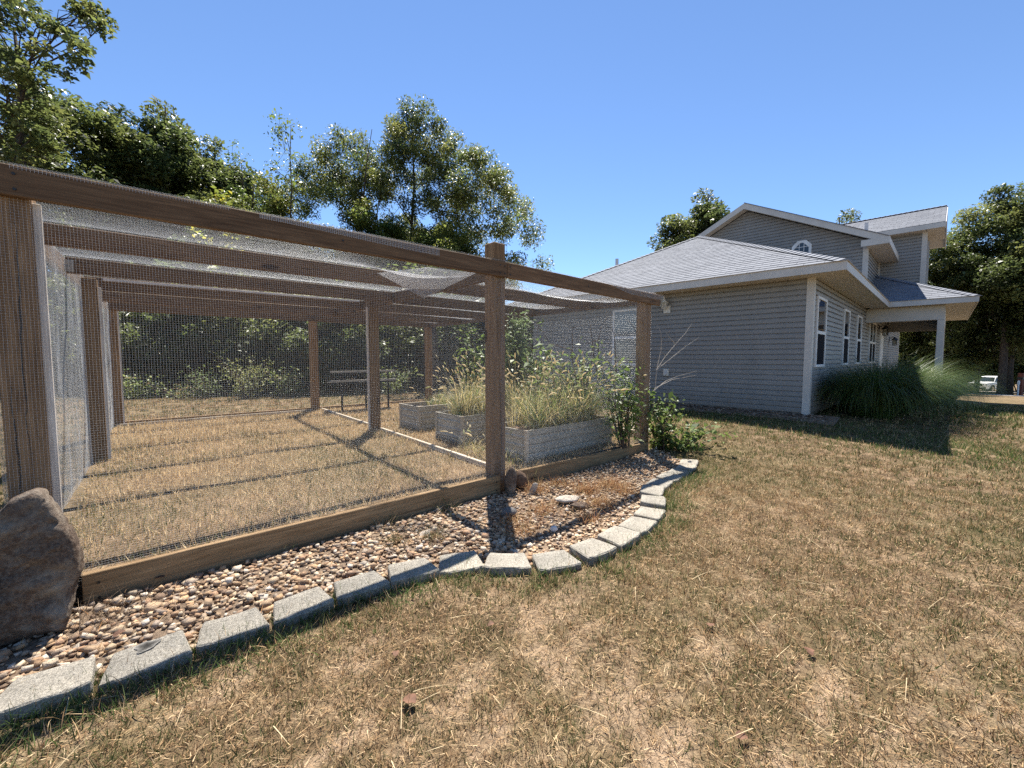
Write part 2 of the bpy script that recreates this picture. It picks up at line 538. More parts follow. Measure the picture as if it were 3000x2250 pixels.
M['blind'] = m_plain('window_blind', (0.20, 0.20, 0.19), 0.12, spec=0.7)
M['paint'] = m_plain('white_car_paint', (0.78, 0.79, 0.80), 0.22, 0, 0.6, 0.02)
M['tyre'] = m_plain('tyre_rubber', (0.02, 0.02, 0.02), 0.85)
M['chrome'] = m_plain('chrome', (0.6, 0.6, 0.6), 0.2, 0.9)
M['lens'] = m_glass('headlight_lens', (0.30, 0.32, 0.35))
M['red'] = m_plain('rust_red_paint', (0.20, 0.055, 0.03), 0.75, var=0.25)
M['soilbed'] = m_plain('bed_soil', (0.13, 0.085, 0.055), 0.95, var=0.4, scale=20, bump=0.8, bscale=60)
M['bark_mulch'] = m_attr('mulch_chip', 0.9, 0.15)
M['twig'] = m_plain('grey_twig', (0.36, 0.32, 0.27), 0.85, var=0.3, scale=15)
M['cane'] = m_plain('dark_cane', (0.10, 0.065, 0.045), 0.8, var=0.3, scale=15)
M['deadleaf'] = m_plain('dead_leaf', (0.13, 0.062, 0.034), 0.8, var=0.35, scale=30)

def m_ground():
    t = NT('lawn_soil')
    v = t.world((1, 1, 1))
    big = t.noise(v, 0.55, 4, 0.6)
    mid = t.noise(v, 4.5, 5, 0.65)
    fine = t.noise(v, 48, 4, 0.75)
    straw = t.noise(t.world((1, 1, 1)), 210, 2, 0.8)
    c = t.ramp(mid, [(0.32, (0.10, 0.072, 0.043)), (0.52, (0.215, 0.153, 0.095)), (0.72, (0.42, 0.307, 0.208))])
    bare = t.n.new('ShaderNodeSeparateColor'); t.link(t.attr(), bare.inputs[0])
    bm = t.math('MULTIPLY', bare.outputs[0], t.ramp(mid, [(0.3, (0.35, 0.35, 0.35)), (0.55, (1, 1, 1))]))
    c = t.mix(t.math('MULTIPLY', t.ramp(big, [(0.42, (0, 0, 0)), (0.62, (1, 1, 1))]), 0.45), c, (0.16, 0.15, 0.07))
    c = t.mix(t.math('MULTIPLY', bm, 0.8), c, (0.47, 0.345, 0.245))
    f = t.ramp(fine, [(0.3, (0.42, 0.40, 0.38)), (0.55, (0.95, 0.94, 0.92)), (0.75, (1.25, 1.2, 1.12))])
    c = t.mix(1.0, c, f, 'MULTIPLY')
    s = t.ramp(straw, [(0.35, (0.72, 0.70, 0.66)), (0.7, (1.15, 1.12, 1.05))])
    c = t.mix(0.8, c, s, 'MULTIPLY')
    return t.bsdf(c, 0.95, spec=0.1, normal=t.bump(t.math('ADD', fine, t.math('MULTIPLY', straw, 0.4)), 1.0, 0.02))
M['ground'] = m_ground()
def m_gravelbase():
    t = NT('gravel_bed_soil')
    v = t.world((1, 1, 1))
    n = t.noise(v, 30, 5, 0.7)
    c = t.ramp(n, [(0.3, (0.10, 0.07, 0.05)), (0.7, (0.30, 0.22, 0.15))])
    return t.bsdf(c, 0.95, spec=0.1, normal=t.bump(n, 1.0, 0.02))
M['gravelbase'] = m_gravelbase()
def m_drive():
    t = NT('gravel_drive')
    v = t.world((1, 1, 1))
    n = t.noise(v, 6, 6, 0.75)
    c = t.ramp(n, [(0.3, (0.36, 0.31, 0.26)), (0.7, (0.60, 0.54, 0.47))])
    return t.bsdf(c, 0.95, spec=0.1)
M['drive'] = m_drive()
# ------------------------------------------------------------------ outline of the gravel bed
BP = [(-60, 2040), (181, 1983), (488, 1892), (732, 1802), (927, 1743), (1095, 1687), (1236, 1651), (1372, 1630), (1505, 1632), (1630, 1627),
      (1722, 1603), (1792, 1573), (1847, 1540), (1887, 1513), (1908, 1484), (1912, 1458), (1906, 1434), (1925, 1412), (1950, 1395), (1980, 1378), (2012, 1356), (2018, 1340)]
bpos = np.array([at_z(px, py, 0.10)[:2] for px, py in BP])
bpos = np.concatenate([[bpos[1] + (bpos[1] - bpos[2]) * 2.0, bpos[1] + (bpos[1] - bpos[2]) * 1.0], bpos[1:]])
cum = np.concatenate([[0], np.cumsum(np.hypot(*np.diff(bpos, axis=0).T))])
qq = np.arange(0.0, cum[-1], 0.287)
bpos = np.stack([np.interp(qq, cum, bpos[:, 0]), np.interp(qq, cum, bpos[:, 1])], 1)
spot = at_z(488, 1892, 0.10)[:2]
SOOT = int(np.argmin(np.hypot(bpos[:, 0] - spot[0], bpos[:, 1] - spot[1])))
# bed outline: boards on one side, the blocks' inner edge on the other
bs, bt = pen_st(bpos[:, 0], bpos[:, 1])
def bed_edge(s):
    return np.interp(s, bs[:19], bt[:19])
order = np.argsort(bs[:16])
def in_bed(x, y):
    s, t = pen_st(x, y)
    inside = np.zeros(np.shape(s), bool)
    poly = np.concatenate([bpos, [pen_xy(3.1, 0.6), pen_xy(2.8, 0.0), pen_xy(-4.2, 0.0)]])
    x = np.asarray(x); y = np.asarray(y)
    j = len(poly) - 1
    for i in range(len(poly)):
        xi, yi = poly[i]; xj, yj = poly[j]
        c = ((yi > y) != (yj > y)) & (x < (xj - xi) * (y - yi) / (yj - yi + 1e-12) + xi)
        inside ^= c
        j = i
    return inside
# ------------------------------------------------------------------ the ground
def bare_mask(x, y):
    x = np.asarray(x, float); y = np.asarray(y, float)
    n = 0.5 * fnoise(x * 4.6 + 3, y * 4.6, 91) + 0.5 * fnoise(x * 13, y * 13, 92)
    near = 1 - sstep(1.4, 3.6, np.hypot(x, y))
    return sstep(0.50, 0.62, n) * (0.15 + 0.85 * near)
def axis(lo, hi, fine, far, n_far):
    a = np.arange(lo, hi + 1e-6, fine)
    g = np.geomspace(1, far, n_far)
    return np.concatenate([lo - g[::-1], a, hi + g])
gx = axis(-9, 16, 0.08, 900, 34)
gy = axis(-3, 16, 0.08, 900, 34)
GX, GY = np.meshgrid(gx, gy)
GZ = ground_z(GX, GY)
s_, t_ = pen_st(GX, GY)
inpen = sstep(PEN_S0 - 0.05, PEN_S0 + 0.25, s_) * sstep(PEN_S1 + 0.05, PEN_S1 - 0.25, s_) * sstep(-0.02, 0.25, t_) * sstep(PEN_T1 + 0.1, PEN_T1 - 0.2, t_)
GZ = GZ - 0.14 * inpen - 0.12 * in_bed(GX, GY)
nx, ny = len(gx), len(gy)
idx = np.arange(nx * ny).reshape(ny, nx)
F = np.stack([idx[:-1, :-1], idx[:-1, 1:], idx[1:, 1:], idx[1:, :-1]], -1).reshape(-1, 4)
BARE = bare_mask(GX, GY).reshape(-1)
o = mesh_obj('ground', fast_mesh('ground', np.stack([GX, GY, GZ], -1).reshape(-1, 3), F, np.stack([BARE] * 3, 1), smooth=True), M['ground'])
tag(o, kind='structure')

# filled floor of the pen
ss = np.linspace(PEN_S0, PEN_S1, 60); tt = np.linspace(0.05, PEN_T1, 60)
S, T = np.meshgrid(ss, tt)
XY = PEN_O + S[..., None] * FD + T[..., None] * CD
Z = pen_z(T) + 0.03 * (fnoise(S * 1.3, T * 1.3, 3) - 0.5)
idx = np.arange(3600).reshape(60, 60)
F = np.stack([idx[:-1, :-1], idx[:-1, 1:], idx[1:, 1:], idx[1:, :-1]], -1).reshape(-1, 4)
o = mesh_obj('pen_ground', fast_mesh('pen_ground', np.concatenate([XY, Z[..., None]], -1).reshape(-1, 3), F, np.full((3600, 3), 0.25), smooth=True), M['ground'])
tag(o, kind='structure')
def pen_floor(s, t):
    return pen_z(t) + 0.03 * (fnoise(np.asarray(s) * 1.3, np.asarray(t) * 1.3, 3) - 0.5)

# ------------------------------------------------------------------ edging blocks and gravel bed
BLOCK_LABEL = 'grey concrete edging block in the curved row around the gravel bed'
blk_meshes = []
for q in range(5):
    bm = bmesh.new()
    r_ = np.random.default_rng(40 + q)
    w0, w1, d, h = 0.141, 0.110, 0.094, 0.042   # outer half width, inner half width, half depth, height
    pts = [(-w0, -d), (-w0 * 0.55, -d * 1.12), (w0 * 0.55, -d * 1.12), (w0, -d), (w1, d), (-w1, d)]
    lo = [bm.verts.new((x, y, -0.06)) for x, y in pts]
    hi = [bm.verts.new((x, y, h)) for x, y in pts]
    bm.faces.new(lo[::-1]); bm.faces.new(hi)
    for i in range(6): bm.faces.new((lo[i], lo[(i + 1) % 6], hi[(i + 1) % 6], hi[i]))
    bmesh.ops.bevel(bm, geom=list(bm.edges), offset=0.006, segments=1, affect='EDGES')
    bmesh.ops.triangulate(bm, faces=bm.faces)
    bmesh.ops.subdivide_edges(bm, edges=[e for e in bm.edges if e.calc_length() > 0.05], cuts=2, use_grid_fill=True)
    for vv in bm.verts:
        side = 1.0 if abs(vv.co.z - h) > 0.01 else 0.35
        vv.co += Vector(r_.normal(0, 0.0035, 3) * side)
    me = bpy.data.meshes.new('edging_block'); bm.to_mesh(me); bm.free()
    me.materials.append(M['block']); blk_meshes.append(me)
blocks = []
for i, p in enumerate(bpos):
    a = bpos[max(i - 1, 0)]; b = bpos[min(i + 1, len(bpos) - 1)]
    th = math.atan2(b[1] - a[1], b[0] - a[0]) + random.uniform(-0.06, 0.06)
    o = bpy.data.objects.new('edging_block', blk_meshes[i % 5])
    link(o)
    o.location = (p[0], p[1], float(ground_z(p[0], p[1])) + random.uniform(-0.008, 0.01))
    o.rotation_euler = (random.uniform(-0.05, 0.05), random.uniform(-0.05, 0.05), th)
    o.scale = (random.uniform(0.95, 1.02), random.uniform(0.96, 1.06), 1)
    tag(o, BLOCK_LABEL, 'edging block', 'concrete edging blocks around the gravel bed')
    blocks.append(o)
# sooty spot on one block; the others are named by counting from it
ORD = ['first', 'second', 'third', 'fourth', 'fifth', 'sixth', 'seventh', 'eighth', 'ninth', 'tenth', 'eleventh', 'twelfth', 'thirteenth', 'fourteenth', 'fifteenth', 'sixteenth', 'seventeenth', 'eighteenth', 'nineteenth', 'twentieth']
for i, ob in enumerate(blocks):
    if i < SOOT: ob['label'] = 'grey concrete edging block, %s from the sooty-spotted block on the standing stone side' % ORD[SOOT - 1 - i]
    elif i > SOOT: ob['label'] = 'grey concrete edging block, %s from the sooty-spotted block towards the leafy bush' % ORD[i - SOOT - 1]
o = blocks[SOOT]
o['label'] = 'grey concrete edging block with a round sooty spot on top, near the standing stone'
th = np.linspace(0, 2 * math.pi, 28)[:-1]
rr = 0.034 * (1 + 0.16 * np.sin(th * 3 + 1) + 0.1 * np.sin(th * 5))
V = [(0, 0, 0.0453)] + [(x * 1.15, y, 0.0453) for x, y in zip(rr * np.cos(th) - 0.005, rr * np.sin(th) + 0.055)]
V[0] = (-0.005, 0.055, 0.0453)
Vs, Cs, Fs = [], [], []
rings = (0.0, 0.3, 0.55, 0.75, 0.9, 1.0)
ctr = np.array(V[0]); rim = np.array(V[1:])
rs = np.random.default_rng(8)
for f in rings:
    for q in rim:
        Vs.append(ctr + (q - ctr) * f); Cs.append(np.array([0.24, 0.225, 0.20]) * (0.12 + 0.8 * f ** 2.0) * rs.uniform(0.6, 1.3))
for a in range(5):
    for b in range(27):
        Fs.append((a * 27 + b, a * 27 + (b + 1) % 27, (a + 1) * 27 + (b + 1) % 27, (a + 1) * 27 + b))
mesh_obj('soot_spot', fast_mesh('soot_spot', np.array(Vs), np.array(Fs), np.array(Cs)), m_attr('soot_stain', 0.95, 0.1), o)

gxx = np.arange(-4.2, 3.2, 0.07); gyy = np.arange(0.6, 6.6, 0.07)
X, Y = np.meshgrid(gxx, gyy)
msk = in_bed(X, Y)
Zb = base_z(X, Y) + 0.018 + 0.02 * fnoise(X * 3, Y * 3, 21)
ids = np.arange(X.size).reshape(X.shape)
cell = msk[:-1, :-1] & msk[1:, :-1] & msk[:-1, 1:] & msk[1:, 1:]
F = np.stack([ids[:-1, :-1], ids[:-1, 1:], ids[1:, 1:], ids[1:, :-1]], -1)[cell]
used = np.unique(F); remap = -np.ones(X.size, int); remap[used] = np.arange(len(used))
o = mesh_obj('gravel_bed', fast_mesh('gravel_bed', np.stack([X, Y, Zb], -1).reshape(-1, 3)[used], remap[F], smooth=True), M['gravelbase'])
tag(o, kind='structure')

def ico(sub):
    bm = bmesh.new(); bmesh.ops.create_icosphere(bm, subdivisions=sub, radius=1)
    bm.verts.ensure_lookup_table()
    V = np.array([v.co for v in bm.verts]); F = np.array([[v.index for v in f.verts] for f in bm.faces]); bm.free()
    return V, F
CHIP = (np.array([(x, y, z) for x in (-1, 1) for y in (-1, 1) for z in (-1, 1)]) * 0.72, np.array([(0, 1, 3), (0, 3, 2), (4, 6, 7), (4, 7, 5), (0, 4, 5), (0, 5, 1), (2, 3, 7), (2, 7, 6), (0, 2, 6), (0, 6, 4), (1, 5, 7), (1, 7, 3)]))
ICO1, ICO2, ICO3, ICO4 = ico(1), ico(2), ico(3), ico(4)
def stones(xyz, size, pal, base, r_, flat=0.62):
    """many stones as one array set"""
    V0, F0 = base
    n = len(xyz); k = len(V0)
    ang = r_.uniform(0, 6.28, n); tl = r_.uniform(-0.5, 0.5, n)
    sx = size * r_.uniform(0.75, 1.35, n); sy = size * r_.uniform(0.6, 1.0, n); sz = size * r_.uniform(0.4, 0.8, n) * flat / 0.62
    jit = 1 + r_.uniform(-0.34, 0.34, (n, k))
    V = V0[None] * jit[..., None] * np.stack([sx, sy, sz], 1)[:, None]
    ca, sa = np.cos(ang)[:, None], np.sin(ang)[:, None]
    ct, stl = np.cos(tl)[:, None], np.sin(tl)[:, None]
    y = V[..., 1] * ct - V[..., 2] * stl; z = V[..., 1] * stl + V[..., 2] * ct; x = V[..., 0]
    V = np.stack([x * ca - y * sa, x * sa + y * ca, z], -1) + xyz[:, None]
    F = (F0[None] + (np.arange(n) * k)[:, None, None]).reshape(-1, 3)
    c = pal[r_.integers(0, len(pal), n)] * r_.uniform(0.75, 1.2, n)[:, None]
    C = np.repeat(c[:, None], k, 1) * r_.uniform(0.85, 1.1, (n, k, 1))
    return V.reshape(-1, 3), F, C.reshape(-1, 3)
PAL = 0.98 * np.array([(0.42, 0.29, 0.18), (0.50, 0.37, 0.24), (0.33, 0.21, 0.125), (0.54, 0.43, 0.30), (0.27, 0.18, 0.12), (0.46, 0.30, 0.17), (0.36, 0.28, 0.21), (0.54, 0.46, 0.36), (0.37, 0.23, 0.14), (0.43, 0.32, 0.22)])
r_ = np.random.default_rng(3)
P = np.stack([r_.uniform(-4.2, 3.0, 62000), r_.uniform(0.7, 6.5, 62000)], 1)
P = P[in_bed(P[:, 0], P[:, 1])]
s, t = pen_st(P[:, 0], P[:, 1])
dblk = np.min(np.hypot(P[:, 0][:, None] - bpos[:, 0], P[:, 1][:, None] - bpos[:, 1]), 1)
keep = (t < -0.035) & (dblk > 0.08)
P = P[keep]; s = s[keep]; t = t[keep]
size = r_.uniform(0.0065, 0.0165, len(P)) * np.where(s < -0.6, 1.1, 0.92)
size = np.where(r_.random(len(P)) < 0.1, size * 1.5, size)
z = base_z(P[:, 0], P[:, 1]) + 0.018 + 0.02 * fnoise(P[:, 0] * 3, P[:, 1] * 3, 21) + size * r_.uniform(0.0, 1.0, len(P))
xyz = np.stack([P[:, 0], P[:, 1], z], 1)
V, F, C = stones(xyz, size, PAL, ICO2 if False else ICO1, r_)
near = np.hypot(P[:, 0], P[:, 1]) < 2.6
mixk = r_.random(len(xyz)) < 0.85
A = stones(xyz[mixk], size[mixk] * 1.1, PAL, CHIP, r_)
B = stones(xyz[~mixk], size[~mixk], PAL, ICO1, r_)
V, F, C = join_arrays([A, B])
o = mesh_obj('gravel', fast_mesh('gravel', V, F, C), M['pebble'])
tag(o, 'tan and brown gravel filling the bed between edging blocks and pen board', 'gravel', kind='stuff')
# stones spilling over the inner half of the bed edge, dead grass comes later

def rock(name, loc, dims, rot, mat, seed, label, base=ICO3, rough=0.16, facets=0.5, cat='rock', group=None):
    r_ = np.random.default_rng(seed)
    V, F = base; V = V.copy()
    for k in range(9):                      # flat cuts make it read as broken stone
        n = r_.normal(0, 1, 3); n /= np.linalg.norm(n)
        d = r_.uniform(0.55, 0.9)
        h = V @ n
        V = V - np.where(h > d, (h - d) * 0.85, 0)[:, None] * n
    nz = fnoise(V[:, 0] * 2.3 + seed, V[:, 1] * 2.3 + V[:, 2] * 1.7, seed) - 0.5
    V = V * (1 + rough * 2 * nz)[:, None] + r_.normal(0, 0.012, V.shape)
    V = V * np.array(dims) / 2
    o = mesh_obj(name, fast_mesh(name, V, F), mat)
    o.location = loc; o.rotation_euler = rot
    tag(o, label, cat, group)
    return o
def bed_pt(px, py, z=0.03):
    p = at_z(px, py, z); return p
p = bed_pt(1490, 1512); rock('cobble', (p[0], p[1], 0.055), (0.15, 0.12, 0.09), (0.1, 0, 0.4), M['darkRock'], 5, 'dark grey rounded cobble in the shadow of the pen post', rough=0.1)
p = bed_pt(1660, 1470); rock('flat_stone', (p[0], p[1], 0.05), (0.30, 0.14, 0.07), (0.12, 0.1, 0.75), M['paleRock'], 8, 'flat pale ledge stone lying amid dead grass in the gravel')
p = bed_pt(1700, 1487); rock('flat_stone', (p[0], p[1], 0.045), (0.22, 0.10, 0.06), (0.0, 0.15, 0.6), M['boulder'], 9, 'flat brown stone beside the pale ledge stone in the gravel')
p = bed_pt(1622, 1556); rock('quartz_stone', (p[0], p[1], 0.045), (0.06, 0.05, 0.05), (0.2, 0, 0.4), M['whiteRock'], 10, 'small white stone in the gravel close to the edging blocks')
p = bed_pt(1395, 1640 - 85); rock('flat_stone', (p[0] - 0.35, p[1] - 0.06, 0.04), (0.12, 0.08, 0.05), (0.2, 0, 0.9), M['paleRock'], 11, 'small pale stone in the gravel below the long board')
# chunks braced against the middle post
p = pen_xy(0.065, -0.10); rock('stone_chunk', (p[0], p[1], 0.11), (0.16, 0.10, 0.34), (0.04, -0.04, PEN_ROT), M['boulder'], 12, 'dark upright stone chunk wedged against the foot of the middle post', rough=0.12)
p = pen_xy(0.235, -0.06); rock('stone_chunk', (p[0], p[1], 0.10), (0.15, 0.10, 0.26), (-0.05, 0.05, PEN_ROT + 0.1), M['wood_dark'], 14, 'squat brown weathered chunk between the upright stone and the short board', rough=0.1)
p = pen_xy(0.22, -0.24); rock('flat_stone', (p[0], p[1], 0.06), (0.09, 0.05, 0.15), (0.2, 0.25, PEN_ROT), M['paleRock'], 15, 'thin pale shard standing in front of the squat brown chunk')
# big standing slab against the near post
OUT = [(-3.32, 0.10), (-3.30, 0.32), (-3.20, 0.47), (-3.05, 0.56), (-2.977, 0.598), (-2.948, 0.639), (-2.912, 0.655), (-2.874, 0.668), (-2.851, 0.656), (-2.825, 0.603), (-2.795, 0.529), (-2.773, 0.463),
       (-2.750, 0.396), (-2.743, 0.326), (-2.742, 0.242), (-2.765, 0.181), (-2.769, 0.10), (-2.80, 0.0), (-3.30, 0.0)]
def slab_rock():
    out = np.array(OUT); c = np.array([-3.0, 0.30])
    n = 260
    seg = np.concatenate([[0], np.cumsum(np.hypot(*np.diff(np.vstack([out, out[:1]]), axis=0).T))])
    q = np.linspace(0, seg[-1], n, endpoint=False)
    cl = np.vstack([out, out[:1]])
    ring = np.stack([np.interp(q, seg, cl[:, 0]), np.interp(q, seg, cl[:, 1])], 1)
    V = []; F = []
    lv = [(f_, -0.088) for f_ in np.linspace(0, 0.9, 24)] + [(0.95, -0.084), (0.985, -0.068), (1.0, -0.03), (1.0, 0.02), (0.985, 0.05), (0.9, 0.07), (0.6, 0.08), (0.3, 0.08), (0.0, 0.08)]
    for f, d in lv:
        for k in range(n):
            p2 = c + (ring[k] - c) * f
            nz = abs(float(fnoise(p2[0] * 4 + 3, p2[1] * 6, 31)) - 0.5) * 2
            n2 = float(fnoise(p2[0] * 26, p2[1] * 26 + d * 60, 33)) - 0.5
            dd = d + 0.055 * nz * (1 if d < 0 else 0.4) + 0.03 * n2
            e = 1 + (0.10 * n2 + 0.05 * (float(vnoise(p2[0] * 9, p2[1] * 9, 35)) - 0.5)) * (f > 0.85)
            V.append((p2[0] * 1 + (p2[0] - c[0]) * (e - 1), dd, p2[1]))
    for i in range(len(lv) - 1):
        for k in range(n):
            F.append((i * n + k, i * n + (k + 1) % n, (i + 1) * n + (k + 1) % n, (i + 1) * n + k))
    V = np.array(V) - [-3.0, 0, 0]
    me = fast_mesh('standing_stone', V, np.array(F), smooth=False)
    o = mesh_obj('standing_stone', me, M['boulder'])
    q = pen_xy(-3.0, -0.18)
    o.location = (q[0], q[1], -0.02 + float(ground_z(q[0], q[1])))
    o.rotation_euler = (R(-5), 0, PEN_ROT)
    tag(o, 'large brown lichen-stained stone slab leaning against the near fence post', 'boulder')
slab_rock()

# ------------------------------------------------------------------ the wire-mesh garden pen
pen = empty('garden_pen', (PEN_O[0], PEN_O[1], 0.0), PEN_ROT, 'weathered timber garden pen covered all round and on top with wire mesh', 'garden pen')
def skew(t): return 0.022 * t
POSTS = []
for nm, s, t, top in (('a', -2.92, 0.115, 2.17), ('b', 0.047, 0.115, 2.36), ('c', 2.63, 0.115, 2.13), ('d', -2.96, 3.30, 2.13), ('e', 0.05, 3.12, 2.15), ('f', 2.62, 3.12, 2.12),
                      ('g', -2.98, 6.2, 2.13), ('h', 0.02, 6.2, 2.13), ('i', 2.70, 6.2, 2.13)):
    s += skew(t)
    POSTS.append((s, t))
    o = beam('post', (s, t, -0.1), (s, t, top), 0.14, 0.14, M['wood_post'], pen, up=(0, 1, 0), bevel=0.006)
def hbeam(name, s0, t0, s1, t1, ztop, w=0.038, h=0.14, mat='wood', ztop1=None):
    z1 = ztop if ztop1 is None else ztop1
    return beam(name, (s0, t0, ztop - h / 2), (s1, t1, z1 - h / 2), w, h, M[mat], pen)
hbeam('top_rail', -3.45, 0.019, 0.108, 0.019, 2.185)
hbeam('top_rail', 0.111, 0.019, 2.86, 0.019, 2.183, ztop1=2.145)
hbeam('base_board', -2.76, 0.019, 0.02, 0.019, 0.187, h=0.19, mat='wood_board')
hbeam('base_board', 0.12, 0.019, 2.62, 0.019, 0.187, h=0.19, mat='wood_board', ztop1=0.150)
for s in (-3.03, 0.05, 2.74):
    hbeam('cross_beam', s, 0.05, s + skew(6.2) - (0.0), 6.28, 2.175)
for t in (1.1, 2.35, 3.47, 4.75, 6.14):
    hbeam('joist', -3.005 + skew(t), t, 0.025 + skew(t), t, 2.175)
    hbeam('joist', 0.075 + skew(t), t, 2.71 + skew(t), t, 2.17)
for t in (1.1, 2.35):
    mb = MB().box(-3.008 + skew(t), -2.955 + skew(t), t - 0.024, t + 0.024, 2.045, 2.15)
    mb.build('joist_hanger', M['galv'], pen)
# low boards at the back, the right side and the partition sill
hbeam('base_board', -2.9, 6.28, 2.75, 6.28, 0.26, mat='wood_board')
hbeam('base_board', 2.73, 0.08, 2.85, 6.2, 0.27, mat='wood_grey', h=0.14)
hbeam('partition_sill', 0.13, 0.2, 0.13 + skew(3), 3.05, 0.215, w=0.038, h=0.06, mat='wood_grey', ztop1=0.235)
hbeam('partition_sill', 0.15 + skew(3), 3.2, 0.13 + skew(6.1), 6.12, 0.235, w=0.038, h=0.06, mat='wood_grey', ztop1=0.25)
hbeam('back_sill', -2.86, 6.06, 0.05, 6.06, 0.245, w=0.02, h=0.05, mat='wood_grey')
# pale battens that pin the mesh
beam('batten', (-2.835, 0.075, 0.14), (-2.835, 0.075, 2.04), 0.032, 0.022, M['wood_pale'], pen, up=(0, 1, 0), bevel=0.002)
beam('batten', (-2.80, 3.24, 0.2), (-2.80, 3.24, 2.04), 0.026, 0.03, M['wood_pale'], pen, up=(0, 1, 0), bevel=0.002)
beam('batten', (-2.76, 6.14, 0.2), (-2.76, 6.14, 2.04), 0.02, 0.02, M['wood_pale'], pen, up=(0, 1, 0), bevel=0.002)
beam('batten', (-2.78, 3.44, 2.15), (0.05, 3.44, 2.16), 0.02, 0.026, M['wood_pale'], pen, bevel=0.002)
beam('batten', (0.03, 3.10, 0.2), (0.03, 3.10, 2.04), 0.026, 0.03, M['wood_pale'], pen, up=(0, 1, 0), bevel=0.002)

# screws at the joints and a long drying check in the near post
scr = MB().tube([(0, 0.0, 0), (0, -0.004, 0)], 0.0065, 8).mesh('screw', M['black'])
for s in (-2.95, -2.89, 0.02, 0.075, 0.14, 2.60, 2.66, -1.4, 1.3):
    for z in ((2.075, 2.145) if s not in (-1.4, 1.3) else (2.11,)):
        ob = bpy.data.objects.new('screw', scr); link(ob, pen); ob.location = (s, -0.001, z - (0.0138 * (s - 0.111) if s > 0.11 else 0))
for s in (-2.70, -0.03, 0.30, 2.55):
    for z in (0.05, 0.13):
        ob = bpy.data.objects.new('screw', scr); link(ob, pen); ob.location = (s, -0.001, z - 0.012 * max(s, 0))
def check_crack(s, z0, z1, seed):
    rr_ = np.random.default_rng(seed); n = 40
    zz = np.linspace(z0, z1, n); xx = s + 0.018 * np.cumsum(rr_.normal(0, 0.12, n)); wd = 0.0022 * np.sin(np.linspace(0, math.pi, n)) * rr_.uniform(0.5, 1.3, n) + 0.0003
    mb = MB()
    mb.add([(x - w_, 0.0435, z) for x, w_, z in zip(xx, wd, zz)] + [(x + w_, 0.0435, z) for x, w_, z in zip(xx, wd, zz)], [(i, n + i, n + i + 1, i + 1) for i in range(n - 1)])
    mb.build('drying_crack', M['black'], pen)
check_crack(-2.905, 0.75, 2.03, 3); check_crack(-2.945, 0.5, 1.2, 4); check_crack(0.07, 0.3, 1.1, 5)
def wires(fn, A, B, segA, segB, nrm, rad=0.00040, sp=0.0127):
    """square mesh over the patch fn(a, b) for a in A, b in B (metres); returns one vertex/face set"""
    out = []
    for mode in (0, 1):
        L0, L1 = (A, B) if mode == 0 else (B, A)
        fixed = np.arange(L1[0], L1[1] + 1e-6, sp)
        k = (segA if mode == 0 else segB) + 1
        run = np.linspace(L0[0], L0[1], k)
        FX, RN = np.meshgrid(fixed, run, indexing='ij')
        Pq = fn(RN, FX) if mode == 0 else fn(FX, RN)
        Pq = np.stack(Pq, -1)                          # n,k,3
        d = np.gradient(Pq, axis=1); d /= np.linalg.norm(d, axis=-1, keepdims=True) + 1e-12
        e1 = np.broadcast_to(np.array(nrm, float), d.shape)
        e2 = np.cross(d, e1); e2 /= np.linalg.norm(e2, axis=-1, keepdims=True) + 1e-12
        ring = [Pq + rad * (math.cos(a) * e1 + math.sin(a) * e2) for a in (0.5, 2.594, 4.689)]
        V = np.stack(ring, 2)                          # n,k,3,3
        n = len(fixed)
        ids = np.arange(n * k * 3).reshape(n, k, 3)
        nx_ = np.roll(ids, -1, axis=2)
        F = np.stack([ids[:, :-1], nx_[:, :-1], nx_[:, 1:], ids[:, 1:]], -1).reshape(-1, 4)
        out.append((V.reshape(-1, 3), F, np.zeros((n * k * 3, 3))))
    V, F, C = join_arrays(out)
    return V, F
def wire_part(name, fn, A, B, segA, segB, nrm, **kw):
    V, F = wires(fn, A, B, segA, segB, nrm, **kw)
    o = mesh_obj(name, fast_mesh(name, V, F), M['wire'], pen)
    o['kind'] = 'stuff'
    return o
W = lambda a, b, s: (fnoise(a * 1.7, b * 1.7, s) - 0.5)
wire_part('wire_mesh', lambda a, b: (a + 0.004 * W(b, a, 61), 0.042 - 0.010 * np.abs(W(a, b, 51)) + 0 * a, b + 0.007 * W(a * 0.8, b, 52)), (-2.99, 0.105), (0.12, 2.17), 60, 14, (0, 1, 0))
wire_part('wire_mesh', lambda a, b: (a + 0.004 * W(b, a, 62), 0.0405 - 0.012 * np.abs(W(a, b, 53)) + 0 * a, b + 0.010 * W(a * 0.8, b, 54)), (0.06, 2.70), (0.10, 2.15), 60, 14, (0, 1, 0))
wire_part('wire_mesh', lambda a, b: (-3.003 + skew(a) + 0.03 * W(a * 1.5, b, 55), a, b + 0.02 * W(a, b, 56)), (0.05, 6.25), (0.12, 2.17), 70, 14, (1, 0, 0))
wire_part('wire_mesh', lambda a, b: (a, 6.26 + 0.015 * W(a, b, 57), b), (-2.95, 2.8), (0.18, 2.17), 40, 8, (0, 1, 0), sp=0.0254, rad=0.0004)
wire_part('wire_mesh', lambda a, b: (2.715 + skew(a) + 0.02 * W(a, b, 58), a, b), (0.05, 6.25), (0.15, 2.15), 50, 12, (1, 0, 0), sp=0.0254, rad=0.0004)
JT = np.array([0.02, 1.1, 2.35, 3.47, 4.75, 6.2])
def sag(t):
    t = np.asarray(t); i = np.clip(np.searchsorted(JT, t, 'right') - 1, 0, 4)
    f = (t - JT[i]) / (JT[i + 1] - JT[i]); return 4 * f * (1 - f)
